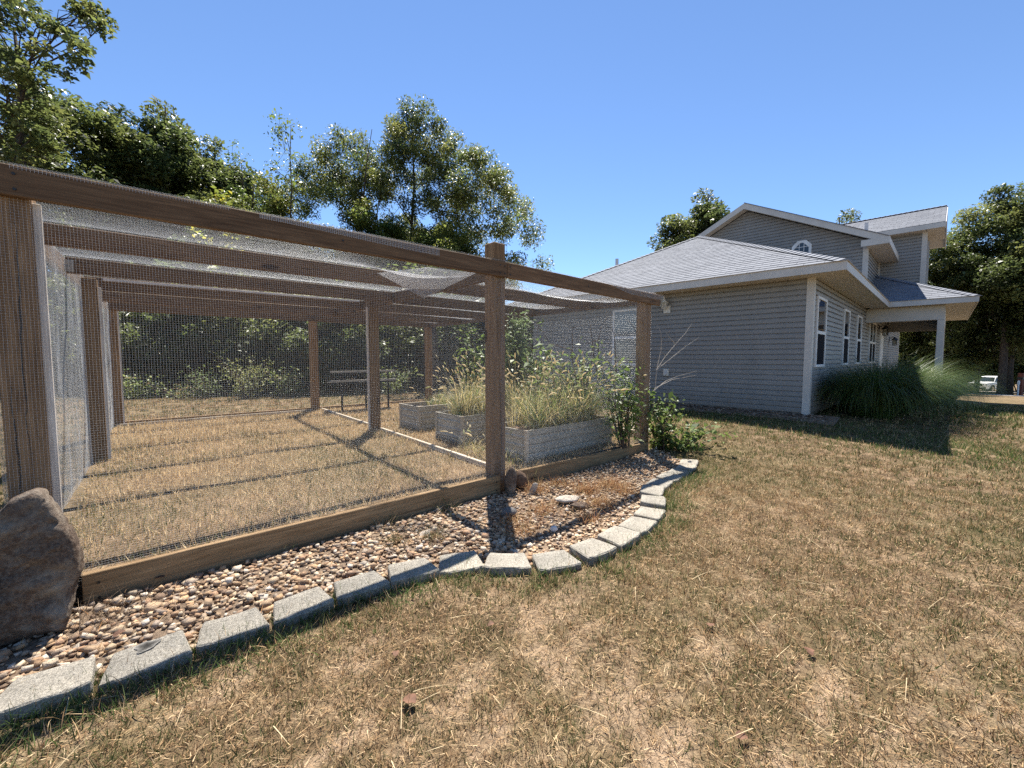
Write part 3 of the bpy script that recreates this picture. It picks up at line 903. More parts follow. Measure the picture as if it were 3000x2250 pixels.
def roof(a, b):
    hang = 0.10 * np.exp(-((a + 0.55) / 0.45) ** 2 - ((b - 0.5) / 0.4) ** 2) + 0.09 * np.exp(-((a - 1.6) / 0.8) ** 2 - ((b - 0.55) / 0.4) ** 2)
    return a + skew(b), b, 2.189 - 0.035 * sag(b) * (0.6 + 1.2 * fnoise(a * 0.9, b * 0.9, 71)) - hang * sag(b) - 0.012 * np.clip(a, 0, 3)
wire_part('wire_mesh', roof, (-3.02, 2.74), (0.0, 6.24), 90, 60, (0, 0, 1), rad=0.00034)
# turned-down edges of the roof mesh over the rail
wire_part('wire_flap', lambda a, b: (a, -0.0035 - 0.003 * (b / 0.05) * (W(a * 4, b, 73) + 0.5), 2.187 - b * (0.55 + 0.5 * sstep(-1.92, -0.7, a))), (-1.90, -0.63), (0.0, 0.06), 50, 3, (0, 1, 0), rad=0.0011)
wire_part('wire_flap', lambda a, b: (a, -0.003 - 0 * a, 2.187 - b), (-2.9, -2.05), (0.0, 0.022), 30, 2, (0, 1, 0), rad=0.0007)
wire_part('wire_flap', lambda a, b: (a, -0.0035 - 0.003 * (W(a * 4, b, 74) + 0.5), 2.1875 - 0.0138 * (a - 0.111) - b * sstep(1.55, 2.2, a)), (1.72, 2.95), (0.0, 0.075), 40, 3, (0, 1, 0), rad=0.00065)
# loose corner of mesh hanging inside, left of the middle post
def hang_patch():
    c = []
    for px, py, t in ((1105, 800, 1.02), (1252, 783, 1.05), (1243, 874, 0.62), (1396, 800, 0.22)):
        base = np.array([*pen_xy(0, t), 0.0]); n = np.array([CD[0], CD[1], 0])
        w = at_plane(px, py, base, n); s, t2 = pen_st(w[0], w[1]); c.append(np.array([s, t2, w[2]]))
    Lc, Tc, Bc, Rc = c
    def fn(a, b):
        fa, fb = a / 1.1, b / 0.9
        P = ((1 - fa) * (1 - fb))[..., None] * Lc + (fa * (1 - fb))[..., None] * Tc + ((1 - fa) * fb)[..., None] * Bc + (fa * fb)[..., None] * Rc
        return P[..., 0], P[..., 1], P[..., 2] - 0.02 * np.sin(fa * math.pi) * np.sin(fb * math.pi)
    wire_part('wire_flap', fn, (0, 1.1), (0, 0.9), 16, 16, (0, 0, 1), rad=0.00045)
hang_patch()

# ------------------------------------------------------------------ raised beds
def raised_bed(s0, t0, length, width, height, label, group='galvanized raised beds in the pen'):
    p = pen_xy(s0, t0)
    zb = float(pen_floor(s0, t0)) - 0.01
    e = empty('raised_bed', (p[0], p[1], zb), PEN_ROT + R(1.0), label, 'raised bed', group)
    def corr(L):
        mb = MB(); n = 26
        prof = []
        for i in range(n + 1):
            z = height * i / n
            y = 0.010 if i in (6, 7, 13, 14, 20, 21) else 0.0
            prof.append((y, z))
        vs = [(x, y, z) for x in (0, L) for y, z in prof]
        fs = [(i, i + 1, n + 2 + i, n + 1 + i) for i in range(n)]
        mb.add(vs, fs)
        vs = [(x, y + 0.004, z) for x in (0, L) for y, z in prof]
        mb.add(vs, [(i + 1, i, n + 1 + i, n + 2 + i) for i in range(n)])
        mb.box(0, L, -0.006, 0.012, height - 0.003, height + 0.008)
        return mb
    f = corr(length).build('panel', M['galv'], e)
    b = bpy.data.objects.new('panel', f.data); link(b, e); b.location = (0, width, 0)
    sd = corr(width).build('panel', M['galv'], e); sd.rotation_euler = (0, 0, R(90))
    sd2 = bpy.data.objects.new('panel', sd.data); link(sd2, e); sd2.rotation_euler = (0, 0, R(90)); sd2.location = (length, 0, 0)
    for x, y in ((0, 0), (length, 0), (0, width), (length, width)):
        MB().box(x - 0.02, x + 0.02, y - 0.02, y + 0.02, 0, height + 0.012).build('corner_post', M['wood_grey'], e, bevel=0.004)
    n = 24
    X, Y = np.meshgrid(np.linspace(0.01, length - 0.01, n), np.linspace(0.01, width - 0.01, n))
    Z = height - 0.05 + 0.05 * (fnoise(X * 6, Y * 6, int(abs(s0 * 100))) - 0.5)
    ids = np.arange(n * n).reshape(n, n)
    F = np.stack([ids[:-1, :-1], ids[:-1, 1:], ids[1:, 1:], ids[1:, :-1]], -1).reshape(-1, 4)
    mesh_obj('soil', fast_mesh('soil', np.stack([X, Y, Z], -1).reshape(-1, 3), F), M['soilbed'], e)
    return e
raised_bed(0.60, 0.26, 1.55, 0.60, 0.35, 'long galvanized raised bed of seeding foxtail grass just behind the short board')
raised_bed(0.56, 1.42, 1.60, 0.60, 0.37, 'galvanized raised bed with dry grass standing between two other beds')
raised_bed(0.60, 2.62, 1.55, 0.58, 0.38, 'galvanized raised bed beside the inner post, emptiest of the three')
# ------------------------------------------------------------------ the house (local X = v along the side wall, Y = u across the end wall)
house = empty('house', (HC[0], HC[1], 0.0), H_ROT, 'grey vinyl-sided house with hipped shingle roof, upper gable and corner porch', 'house')
PT = 0.4946
def hloc(w):
    v, u = house_vu(w[0], w[1]); return np.array([v, u, w[2]])
def on_v(px, py, val):
    p = house_xy(val, 0); return hloc(at_plane(px, py, (p[0], p[1], 0), (HV[0], HV[1], 0)))
def on_u(px, py, val):
    p = house_xy(0, val); return hloc(at_plane(px, py, (p[0], p[1], 0), (HU[0], HU[1], 0)))
def clip_half(poly, a, b, c):
    """keep a*x + b*y <= c"""
    out = []
    n = len(poly)
    for i in range(n):
        p, q = poly[i], poly[(i + 1) % n]
        dp, dq = a * p[0] + b * p[1] - c, a * q[0] + b * q[1] - c
        if dp <= 0: out.append(p)
        if (dp < 0 < dq) or (dq < 0 < dp):
            t = dp / (dp - dq); out.append((p[0] + t * (q[0] - p[0]), p[1] + t * (q[1] - p[1])))
    return out
def clip_rect(poly, x0, x1, y0, y1):
    for a, b, c in ((-1, 0, -x0), (1, 0, x1), (0, -1, -y0), (0, 1, y1)):
        poly = clip_half(poly, a, b, c)
        if len(poly) < 3: return []
    return poly
def area(poly):
    return 0.5 * abs(sum(p[0] * q[1] - q[0] * p[1] for p, q in zip(poly, poly[1:] + poly[:1])))
def siding(O, A, N, poly, course=0.1016, split=3.66, seed=0):
    """lap siding on the wall polygon poly = [(a, z)]; every board is a part"""
    O, A, N = (np.array(x, float) for x in (O, A, N))
    r_ = random.Random(seed)
    z0 = min(p[1] for p in poly); z1 = max(p[1] for p in poly)
    a0 = min(p[0] for p in poly); a1 = max(p[0] for p in poly)
    k = 0
    z = z0
    while z < z1 - 1e-4:
        cuts = [a0]
        x = a0 + r_.uniform(0.8, split)
        while x < a1 - 0.6:
            cuts.append(x); x += split
        cuts.append(a1)
        for c0, c1 in zip(cuts, cuts[1:]):
            mb = MB()
            for lo, hi, d0, d1 in ((0.0, 0.66, 0.027, 0.024), (0.66, 1.0, 0.024, 0.003)):
                q = clip_rect(poly, c0, c1 - 0.0015, z + lo * course, min(z + hi * course, z1))
                if len(q) < 3 or area(q) < 1e-6: continue
                def P(p, back=False):
                    f = np.clip(((p[1] - z) / course - lo) / (hi - lo), 0, 1)
                    d = d0 + (d1 - d0) * f
                    return O + A * p[0] + np.array([0, 0, p[1]]) + N * (0.0 if back else d)
                n = len(q)
                mb.add([P(p) for p in q] + [P(p, True) for p in q], [tuple(range(n))] + [(i, n + i, n + (i + 1) % n, (i + 1) % n) for i in range(n)])
            if mb.v:
                mb.build('siding_board', M['siding'], house)
        z += course; k += 1
WT = 2.78
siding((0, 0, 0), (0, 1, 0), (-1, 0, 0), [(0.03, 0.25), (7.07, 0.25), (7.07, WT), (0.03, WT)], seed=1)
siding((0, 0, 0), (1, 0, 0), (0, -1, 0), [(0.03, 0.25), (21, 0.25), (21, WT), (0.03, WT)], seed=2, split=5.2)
# solid wall cores and foundation
MB().box(0.002, 21, 0.002, 7.07, 0.2, WT).build('wall', M['siding'], house)
MB().box(0.03, 20.97, 0.03, 7.04, -2.2, 0.255).build('foundation', M['foundation'], house)
MB().box(7.03, 16, 0.003, 6.6, WT, 4.72).build('wall', M['siding'], house)
# corner trims
def corner(v, u, z0, z1, sv, su, w=0.09):
    mb = MB()
    mb.box(v - 0.028 * (sv < 0) - 0.0, v + w if sv < 0 else v + 0.028, u - 0.028 if su < 0 else u - w, u + 0.0 if su < 0 else u + 0.028, z0, z1)
    return mb
def corner_l(v, u, z0, z1):
    """outside corner whose faces look to -v and -u"""
    mb = MB()
    mb.box(v - 0.034, v, u - 0.034, u + 0.085, z0, z1)
    mb.box(v, v + 0.085, u - 0.034, u, z0, z1)
    return mb.build('corner_trim', M['trim'], house)
corner_l(0.0, 0.0, 0.21, WT)
MB().box(20.93, 21.02, -0.026, 0.0, 0.21, WT).build('corner_trim', M['trim'], house)

# ---- roofs
def deck(name, poly, thick=0.085, mat='shingle_under'):
    return MB().prism([(p[0], p[1], p[2] - thick) for p in poly], (0, 0, thick)).build(name, M[mat], house)
E0 = 2.92
HO = 0.54
AP = (3.55, 3.55, E0 + PT * (3.55 + HO))
hip = [(-HO, -HO, E0), (-HO, 7.64, E0), AP]
deck('roof_deck', hip)
deck('roof_deck', [(-HO, -HO, E0), AP, (6.98, 3.55, AP[2]), (6.98, -HO, E0)])
deck('roof_deck', [(6.985, -HO, E0), (6.985, 0.0, E0 + PT * HO), (22, 0.0, E0 + PT * HO), (22, -HO, E0)])
deck('roof_deck', [(-HO, 7.64, E0), (22, 7.64, E0), (22, 3.56, AP[2]), (3.56, 3.56, AP[2])])
porch_l = [(7.03, -2.30, E0), (7.03, -HO, E0), (7.57, 0.0, E0 + PT * 0.54), (9.33, 0.0, E0 + PT * 2.3)]
deck('porch_roof_deck', porch_l)
deck('porch_roof_deck', [(7.03, -2.30, E0), (9.33, 0.0, E0 + PT * 2.3), (12.7, 0.0, E0 + PT * 2.3), (15.0, -2.30, E0)])
deck('porch_roof_deck', [(15.0, -2.30, E0), (12.7, 0.0, E0 + PT * 2.3), (15.0, 0.0, E0)])
UR, UZ = 3.3, 6.62
uz = lambda u: UZ - PT * abs(u - UR)
for side in (0, 1):
    u0, u1 = (-0.5, UR) if side == 0 else (UR, 7.1)
    deck('upper_roof_deck', [(6.60, u0, uz(u0)), (6.60, u1, uz(u1)), (16.5, u1, uz(u1)), (16.5, u0, uz(u0))])
TE, TZ = 9.5, 5.54
tz = TZ + PT * 1.9
tow_l = [(TE, -1.58, TZ), (TE, 1.12, TZ), (11.4, 3.02, tz), (11.4, -1.58, tz)]
deck('tower_roof_deck', tow_l)
deck('tower_roof_deck', [(11.4, -1.58, tz), (11.4, 3.02, tz), (13.3, 1.12, TZ), (13.3, -1.58, TZ)])

def shingles(poly, A, B, O, expo=0.142, tab=0.305, seed=0):
    """tabs over a roof polygon; A along the eave, B up the slope (unit vectors); returns a list of (area, MB)"""
    A, B, O = (np.array(x, float) for x in (A, B, O)); N = np.cross(A, B); N = N / np.linalg.norm(N)
    if N[2] < 0: N = -N
    P2 = [(float((np.array(p) - O) @ A), float((np.array(p) - O) @ B)) for p in poly]
    b1 = max(p[1] for p in P2); a0 = min(p[0] for p in P2); a1 = max(p[0] for p in P2)
    r_ = random.Random(seed)
    out = []
    j = 0; b = -0.02
    P2 = [(p[0], p[1]) for p in P2]
    while b < b1:
        x = a0 - (0.152 if j % 2 else 0.0) - r_.uniform(0, 0.05)
        while x < a1:
            lo = b
            q = clip_rect(P2, x + 0.003, x + tab - 0.003, max(lo, 0.0) if j else 0.0, b + expo)
            if len(q) >= 3 and area(q) > 2e-4:
                lift = 0.013 + r_.uniform(-0.002, 0.002)
                mb = MB(); n = len(q)
                top = []
                for p in q:
                    f = (p[1] - lo) / expo
                    top.append(O + A * p[0] + B * p[1] + N * (lift * (1 - f) + 0.004 * f))
                bot = [O + A * p[0] + B * p[1] + N * 0.001 for p in q]
                mb.add(top + bot, [tuple(range(n))] + [(i, n + i, n + (i + 1) % n, (i + 1) % n) for i in range(n)])
                out.append((np.mean(bot, 0), mb))
            x += tab
        b += expo; j += 1
    return out
sl = math.sqrt(1 + PT * PT)
hs = shingles(hip, (0, 1, 0), (1 / sl, 0, PT / sl), (-HO, -HO, E0), seed=3)
ps = shingles(porch_l, (0, 1, 0), (1 / sl, 0, PT / sl), (7.03, -2.30, E0), seed=4)
ts = shingles(tow_l, (0, 1, 0), (1 / sl, 0, PT / sl), (TE, -1.58, TZ), seed=5)
cam_l = np.array(house_vu(0, 0))
allsh = sorted(hs + ps + ts, key=lambda e: np.hypot(e[0][0] - cam_l[0], e[0][1] - cam_l[1]))
for c, mb in allsh[:300]:
    mb.build('shingle', M['shingle'], house)
rest = MB()
for c, mb in allsh[300:]: rest.add(mb.v, mb.f)
def m_sh_rest():
    m = M['shingle'].copy(); m.name = 'asphalt_shingle_far'
    nt = m.node_tree
    oi = [n for n in nt.nodes if n.type == 'OBJECT_INFO'][0]
    g = nt.nodes.new('ShaderNodeNewGeometry')
    for l in list(oi.outputs['Random'].links): nt.links.new(g.outputs['Random Per Island'], l.to_socket)
    return m
o = rest.build('shingle_field', m_sh_rest(), house); o['kind'] = 'stuff'
# ridge and hip caps
def caps(p, q, n, w=0.13):
    p, q = np.array(p, float), np.array(q, float)
    d = (q - p) / np.linalg.norm(q - p); L = np.linalg.norm(q - p)
    s = np.cross(d, (0, 0, 1)); s /= np.linalg.norm(s)
    mb = MB(); k = int(L / 0.142)
    for i in range(k):
        a = p + d * (i * 0.142); b = a + d * 0.16
        up0, up1 = np.array([0, 0, 0.034]), np.array([0, 0, 0.018])
        dn = np.array([0, 0, -0.042])
        vs = [a + up0 - s * w + dn, a + up0, a + up0 + s * w + dn, b + up1 - s * w + dn, b + up1, b + up1 + s * w + dn]
        mb.add(vs, [(0, 1, 4, 3), (1, 2, 5, 4), (0, 2, 1)])
    o = mb.build('hip_cap', M['shingle'], house); o['kind'] = 'stuff'
caps((-HO, -HO, E0), AP, 0); caps((-HO, 7.64, E0), AP, 0); caps((7.03, -2.3, E0), (9.33, 0, E0 + PT * 2.3), 0)
caps((11.4, -1.58, tz), (11.4, 3.0, tz), 0)

# ---- fascias, soffits
FB = 2.775
MB().box(-HO - 0.024, -HO, -HO - 0.024, 7.66, FB - 0.012, E0 - 0.012).build('fascia', M['trim'], house)
MB().box(-HO, 7.03 - 0.002, -HO - 0.024, -HO, FB - 0.012, E0 - 0.012).build('fascia', M['trim'], house)
MB().box(7.03 - 0.024, 7.03, -2.30, -HO - 0.026, FB - 0.012, E0 - 0.012).build('fascia', M['trim'], house)
MB().box(7.03 - 0.024, 15.02, -2.324, -2.30, FB - 0.012, E0 - 0.012).build('fascia', M['trim'], house)
MB().box(15.02, 22, -HO - 0.024, -HO, FB - 0.012, E0 - 0.012).build('fascia', M['trim'], house)
MB().box(21.98, 22.0, -HO, 7.6, FB - 0.012, E0 - 0.012).build('fascia', M['trim'], house)
def drip(a0, a1, b0, b1, z=E0):
    MB().box(a0, a1, b0, b1, z - 0.012, z - 0.002).build('drip_edge', M['wood_grey'], house)
drip(-HO - 0.04, -HO, -HO - 0.04, 7.66); drip(-HO, 6.99, -HO - 0.04, -HO); drip(6.992, 7.03, -2.34, -HO); drip(7.03, 15.0, -2.34, -2.30)
def strip_mesh(L, wd, ax):
    b = MB()
    if ax == 0: b.box(0, wd - 0.004, 0, L, 0, 0.008)
    else: b.box(0, L, 0, wd - 0.004, 0, 0.008)
    return b.mesh('soffit_panel', M['soffit'], bevel=0.0018)
def soffit_run(start, n, step, me, along):
    for i in range(n):
        o = bpy.data.objects.new('soffit_panel', me); link(o, house)
        o.location = (start[0] + (i * step if along == 0 else 0), start[1] + (i * step if along == 1 else 0), start[2])
soffit_run((-0.0, -HO + 0.0, FB), 70, 0.1, strip_mesh(HO - 0.02, 0.1, 0), 0)
soffit_run((-HO, 0.0, FB), 76, 0.1, strip_mesh(HO - 0.02, 0.1, 1), 1)
MB().box(-HO, -0.003, -HO, -0.003, FB, FB + 0.008).build('soffit_corner', M['soffit'], house)
MB().box(15.05, 21.95, -HO, -0.02, FB, FB + 0.008).build('soffit', M['soffit'], house)
soffit_run((7.035, -2.30, FB), 79, 0.1, strip_mesh(0.58, 0.1, 0), 0)     # porch outer overhang
soffit_run((7.035, -1.715, FB), 16, 0.1, strip_mesh(0.34, 0.1, 1), 1)
# upper gable: rakes, return, soffit
def rake(v0, ua, ub, zf, h=0.19, t=0.03, top=-0.01):
    MB().prism([(v0 - t, ua, zf(ua) + top), (v0 - t, ub, zf(ub) + top), (v0 - t, ub, zf(ub) + top - h), (v0 - t, ua, zf(ua) + top - h)], (t, 0, 0)).build('rake_board', M['trim'], house)
rake(6.60, -0.5, UR, uz); rake(6.60, UR, 7.1, uz)
MB().prism([(6.60, -0.5, uz(-0.5) - 0.16), (6.60, UR, uz(UR) - 0.16), (6.98, UR, uz(UR) - 0.16), (6.98, -0.5, uz(-0.5) - 0.16)], (0, 0, 0.06)).build('soffit', M['soffit'], house)
MB().prism([(6.60, UR, uz(UR) - 0.16), (6.60, 7.1, uz(7.1) - 0.16), (6.98, 7.1, uz(7.1) - 0.16), (6.98, UR, uz(UR) - 0.16)], (0, 0, 0.06)).build('soffit', M['soffit'], house)
ez = uz(-0.5)
MB().box(6.57, 9.86, -0.53, -0.50, ez - 0.20, ez - 0.01).build('fascia', M['trim'], house)
MB().prism([(6.572, -0.498, ez - 0.20), (6.572, 0.10, ez - 0.20), (6.572, 0.10, ez - 0.02), (6.572, -0.498, ez - 0.02)], (0.028, 0, 0)).build('eave_return', M['trim'], house)
soffit_run((6.60, -0.5, ez - 0.195), 33, 0.1, strip_mesh(0.49, 0.1, 0), 0)
MB().prism([(6.572, -0.5, uz(-0.5) - 0.004), (6.572, UR, uz(UR) - 0.004), (6.545, UR, uz(UR) - 0.004), (6.545, -0.5, uz(-0.5) - 0.004)], (0, 0, 0.02)).build('drip_edge', M['shingle_under'], house)
# upper walls
siding((7.0, 0, 0), (0, 1, 0), (-1, 0, 0), [(0.05, 3.05), (6.55, 3.05), (6.55, uz(6.55) - 0.19), (UR, UZ - 0.19), (0.05, uz(0.05) - 0.19)], seed=6, split=4.0)
MB().prism([(7.003, 0.0, 3.0), (7.003, 6.6, 3.0), (7.003, 6.6, uz(6.6) - 0.2), (7.003, UR, UZ - 0.2), (7.003, 0.0, uz(0.0) - 0.2)], (0.02, 0, 0)).build('wall', M['siding'], house)
siding((0, 0.0, 0), (1, 0, 0), (0, -1, 0), [(7.09, 3.1), (9.9, 3.1), (9.9, 4.56), (7.09, 4.56)], seed=7)
mb = MB(); mb.box(6.966, 7.0, -0.034, 0.09, 3.05, ez - 0.05); mb.box(7.0, 7.09, -0.034, 0.0, 3.05, ez - 0.2)
mb.build('corner_trim', M['trim'], house)
# tower
siding((9.9, 0, 0), (0, 1, 0), (-1, 0, 0), [(-1.10, 3.3), (-0.0, 3.3), (0.0, 5.46), (-1.10, 5.46)], seed=8)
siding((0, -1.16, 0), (1, 0, 0), (0, -1, 0), [(9.98, 3.3), (12.85, 3.3), (12.85, 5.4), (11.4, 6.2), (9.98, 5.5)], seed=9)
MB().box(9.903, 12.9, -1.157, 1.2, 3.2, 5.45).build('wall', M['siding'], house)
MB().prism([(9.93, -1.15, 5.45), (12.87, -1.15, 5.45), (11.4, -1.15, 6.3)], (0, 0.03, 0)).build('wall', M['siding'], house)
mb = MB(); mb.box(9.866, 9.9, -1.194, -1.07, 3.2, 5.46); mb.box(9.9, 9.985, -1.194, -1.16, 3.2, 5.46)
mb.build('corner_trim', M['trim'], house)
MB().box(9.86, 9.9, -0.06, -0.002, 3.2, 4.6).build('corner_trim', M['trim'], house)
MB().box(TE - 0.026, TE, -1.60, 1.0, TZ - 0.165, TZ - 0.012).build('fascia', M['trim'], house)
soffit_run((TE, -1.16, TZ - 0.16), 12, 0.1, strip_mesh(0.395, 0.1, 1), 1)
MB().box(TE, 11.4, -1.58, -1.175, TZ - 0.165, TZ - 0.157).build('soffit', M['soffit'], house)
for sgn in (-1, 1):
    a, b = (TE, 11.4) if sgn < 0 else (13.3, 11.4)
    MB().prism([(a, -1.61, TZ - 0.01), (b, -1.61, tz - 0.01), (b, -1.61, tz - 0.2), (a, -1.61, TZ - 0.2)], (0, 0.03, 0)).build('rake_board', M['trim'], house)
    MB().prism([(a, -1.58, TZ - 0.10), (b, -1.58, tz - 0.10), (b, -1.17, tz - 0.10), (a, -1.17, TZ - 0.10)], (0, 0, -0.02)).build('soffit', M['soffit'], house)

# ---- windows
def window(name, plane, a0, a1, z0, z1, twin=False, upper='glass', curtain=False):
    """plane 'v' = end wall (v = const 0, outward -v), 'u' = side wall (u = 0, outward -u)"""
    e = bpy.data.objects.new(name, None); e.empty_display_size = 0.1
    link(e, house)
    e.location = (0, a0, z0) if plane == 'v' else (a0, 0, z0)
    W_, H_ = a1 - a0, z1 - z0
    def bx(x0, x1, h0, h1, d0, d1, nm, mat, bev=0.0):
        mb = MB()
        if plane == 'v': mb.box(-d1, -d0, x0, x1, h0, h1)
        else: mb.box(x0, x1, -d1, -d0, h0, h1)
        return mb.build(nm, M[mat], e, bevel=bev)
    f = 0.052
    fr = MB()
    def fb(x0, x1, h0, h1, d1=0.055):
        if plane == 'v': fr.box(-d1, 0.0, x0, x1, h0, h1)
        else: fr.box(x0, x1, -d1, 0.0, h0, h1)
    fb(0, f, 0, H_); fb(W_ - f, W_, 0, H_); fb(f, W_ - f, H_ - f, H_, 0.054); fb(f, W_ - f, 0, f, 0.06)
    fr.build('frame', M['white'], e, bevel=0.004)
    bays = [(f, W_ - f)] if not twin else [(f, W_ / 2 - 0.03), (W_ / 2 + 0.03, W_ - f)]
    if twin: bx(W_ / 2 - 0.03, W_ / 2 + 0.03, f, H_ - f, 0, 0.053, 'mullion', 'white', 0.004)
    for b0, b1 in bays:
        bx(b0, b1, H_ / 2 - 0.035, H_ / 2 + 0.03, 0, 0.046, 'meeting_rail', 'white', 0.004)
        bx(b0, b1, H_ / 2 + 0.03, H_ - f, 0.030, 0.036, 'upper_pane', upper)
        bx(b0, b1, f, H_ / 2 - 0.035, 0.032, 0.038, 'lower_screen', 'screen' if upper == 'glass' else upper)
    return e
window('window', 'v', 3.36, 4.25, 1.09, 2.51, upper='blind')
w = window('window', 'u', 0.26, 1.13, 1.11, 2.47)
window('window', 'u', 3.29, 4.13, 1.11, 2.47)
window('window', 'u', 5.50, 6.35, 1.11, 2.47)
window('window', 'u', 8.30, 9.97, 1.11, 2.48, twin=True)
# attic window: straight sides, cut top corners
wl = on_v(2000 + 788 / 2.4578, 550 + 440 / 2.4578, 7.0); wr = on_v(2000 + 930 / 2.4578, 550 + 440 / 2.4578, 7.0)
wb = on_v(2000 + 858 / 2.4578, 550 + 480 / 2.4578, 7.0)[2]; wt = on_v(2000 + 875 / 2.4578, 550 + 380 / 2.4578, 7.0)[2]
ua, ub = wr[1], wl[1]; zb0 = wb - 0.22; ww = ub - ua
def octo(m):
    a, b, lo, hi = ua + m, ub - m, zb0 + m, wt - m
    k = 0.30 * ww
    return [(a, lo), (b, lo), (b, hi - k), (b - k * 0.95, hi), (a + k * 0.95, hi), (a, hi - k)]
e = bpy.data.objects.new('attic_window', None); link(e, house); e.location = (7.0, ua, zb0)
mb = MB(); o_, i_ = octo(0), octo(0.075)
vs = [(-0.05, p[0] - ua, p[1] - zb0) for p in o_] + [(-0.05, p[0] - ua, p[1] - zb0) for p in i_] + [(0, p[0] - ua, p[1] - zb0) for p in o_] + [(0, p[0] - ua, p[1] - zb0) for p in i_]
fs = []
for i in range(6):
    j = (i + 1) % 6
    fs += [(i, j, 6 + j, 6 + i), (i, 12 + i, 12 + j, j), (6 + i, 6 + j, 18 + j, 18 + i)]
mb.add(vs, fs); mb.build('frame', M['white'], e)
MB().prism([(-0.030, p[0] - ua, p[1] - zb0) for p in i_], (-0.004, 0, 0)).build('pane', M['glass'], e)
for f_ in (1 / 3, 2 / 3):
    y = 0.075 + (ww - 0.15) * f_
    MB().box(-0.042, -0.035, y - 0.008, y + 0.008, 0.075, wt - zb0 - 0.08).build('muntin', M['white'], e)
hz = (wt - zb0)
for z in (hz * 0.38, hz * 0.68):
    MB().box(-0.043, -0.0355, 0.08, ww - 0.08, z - 0.008, z + 0.008).build('muntin', M['white'], e)

# ---- porch
MB().box(7.35, 14.8, -1.9, 0.0, -1.6, 0.12).build('porch_slab', M['block'], house)
for v in (7.47, 14.4):
    MB().box(v - 0.075, v + 0.075, -1.72, -1.57, -0.9, 2.36).build('porch_column', M['trim'], house, bevel=0.006)
MB().box(7.40, 7.54, -1.72, -0.018, 2.362, FB - 0.002).build('porch_beam', M['trim'], house, bevel=0.004)
MB().box(7.542, 14.32, -1.72, -1.57, 2.362, FB - 0.002).build('porch_beam', M['trim'], house, bevel=0.004)
MB().box(14.33, 14.47, -1.72, -0.018, 2.362, FB - 0.002).build('porch_beam', M['siding'], house, bevel=0.004)
MB().box(7.545, 14.325, -1.565, -0.02, FB - 0.02, FB - 0.004).build('porch_ceiling', M['soffit'], house)
MB().box(11.4, 12.45, -0.05, -0.002, 0.15, 2.22).build('door_frame', M['white'], house, bevel=0.004)
d = MB().box(11.48, 12.37, -0.065, -0.051, 0.16, 2.15).build('door', M['white'], house, bevel=0.003)
def lantern(v, z, s=1.0):
    e = bpy.data.objects.new('wall_lantern', None); link(e, house); e.location = (v, -0.02, z)
    MB().box(-0.05 * s, 0.05 * s, -0.02, 0.0, -0.02 * s, 0.16 * s).build('back_plate', M['black'], e, bevel=0.004)
    MB().tube([(0, -0.02, 0.10 * s), (0, -0.10 * s, 0.14 * s), (0, -0.15 * s, 0.12 * s)], 0.011 * s, 8).build('arm', M['black'], e)
    hd = MB()
    hd.lathe([(0.105 * s, 0.0), (0.085 * s, 0.03 * s), (0.03 * s, 0.085 * s), (0.012 * s, 0.12 * s)], 4, (0, -0.15 * s, 0.03 * s))
    hd.build('hood', M['black'], e)
    MB().box(-0.045 * s, 0.045 * s, -0.195 * s, -0.105 * s, -0.13 * s, 0.03 * s).build('glass', M['lampglass'], e)
    fr = MB()
    for x in (-0.052, 0.052):
        for y in (-0.202, -0.098):
            fr.box((x - 0.008) * s, (x + 0.008) * s, (y - 0.008) * s, (y + 0.008) * s, -0.15 * s, 0.03 * s)
    fr.box(-0.06 * s, 0.06 * s, -0.21 * s, -0.09 * s, -0.16 * s, -0.14 * s)
    fr.build('cage', M['black'], e)
lantern(11.1, 2.30, 1.25); lantern(15.4, 2.02, 1.2)
# ---- coach light and outlet on the end wall
e = bpy.data.objects.new('coach_light', None); link(e, house); e.location = (-0.027, 2.79, 2.33)
MB().box(-0.03, 0.0, -0.075, 0.085, 0.0, 0.17).build('mount_plate', M['plastic'], e, bevel=0.005)
MB().tube([(-0.03, 0.03, 0.08), (-0.09, 0.03, 0.10), (-0.13, 0.03, 0.20), (-0.13, 0.03, 0.235)], 0.010, 8).build('arm', M['plastic'], e)
MB().lathe([(0.035, 0.0), (0.05, 0.02), (0.085, 0.115), (0.08, 0.12)], 6, (-0.13, 0.03, 0.11)).build('glass', M['lampglass'], e)
MB().lathe([(0.105, 0.0), (0.095, 0.015), (0.05, 0.05), (0.02, 0.085), (0.012, 0.13), (0.0, 0.14)], 6, (-0.13, 0.03, 0.232)).build('cap', M['plastic'], e)
cg = MB()
for k in range(6):
    a = 2 * math.pi * k / 6
    cg.tube([(-0.13 + 0.04 * math.cos(a), 0.03 + 0.04 * math.sin(a), 0.11), (-0.13 + 0.092 * math.cos(a), 0.03 + 0.092 * math.sin(a), 0.23)], 0.007, 5)
cg.lathe([(0.045, -0.01), (0.045, 0.006)], 6, (-0.13, 0.03, 0.105))
cg.build('cage', M['plastic'], e)
e = bpy.data.objects.new('outlet_box', None); link(e, house); e.location = (-0.027, 2.72, 0.87)
MB().box(-0.028, 0, 0, 0.125, 0, 0.16).build('plate', M['plastic'], e, bevel=0.004)
MB().box(-0.036, -0.0285, 0.035, 0.09, 0.03, 0.13).build('cover', M['pvc'], e, bevel=0.003)
# vent pipes
for v, u, z0, z1, r in ((2.3, 5.62, 3.6, 4.42, 0.05), (9.75, 0.35, 5.2, 5.98, 0.06)):
    MB().tube([(v, u, z0), (v, u, z1)], r, 10).build('vent_pipe', M['pvc'], house)
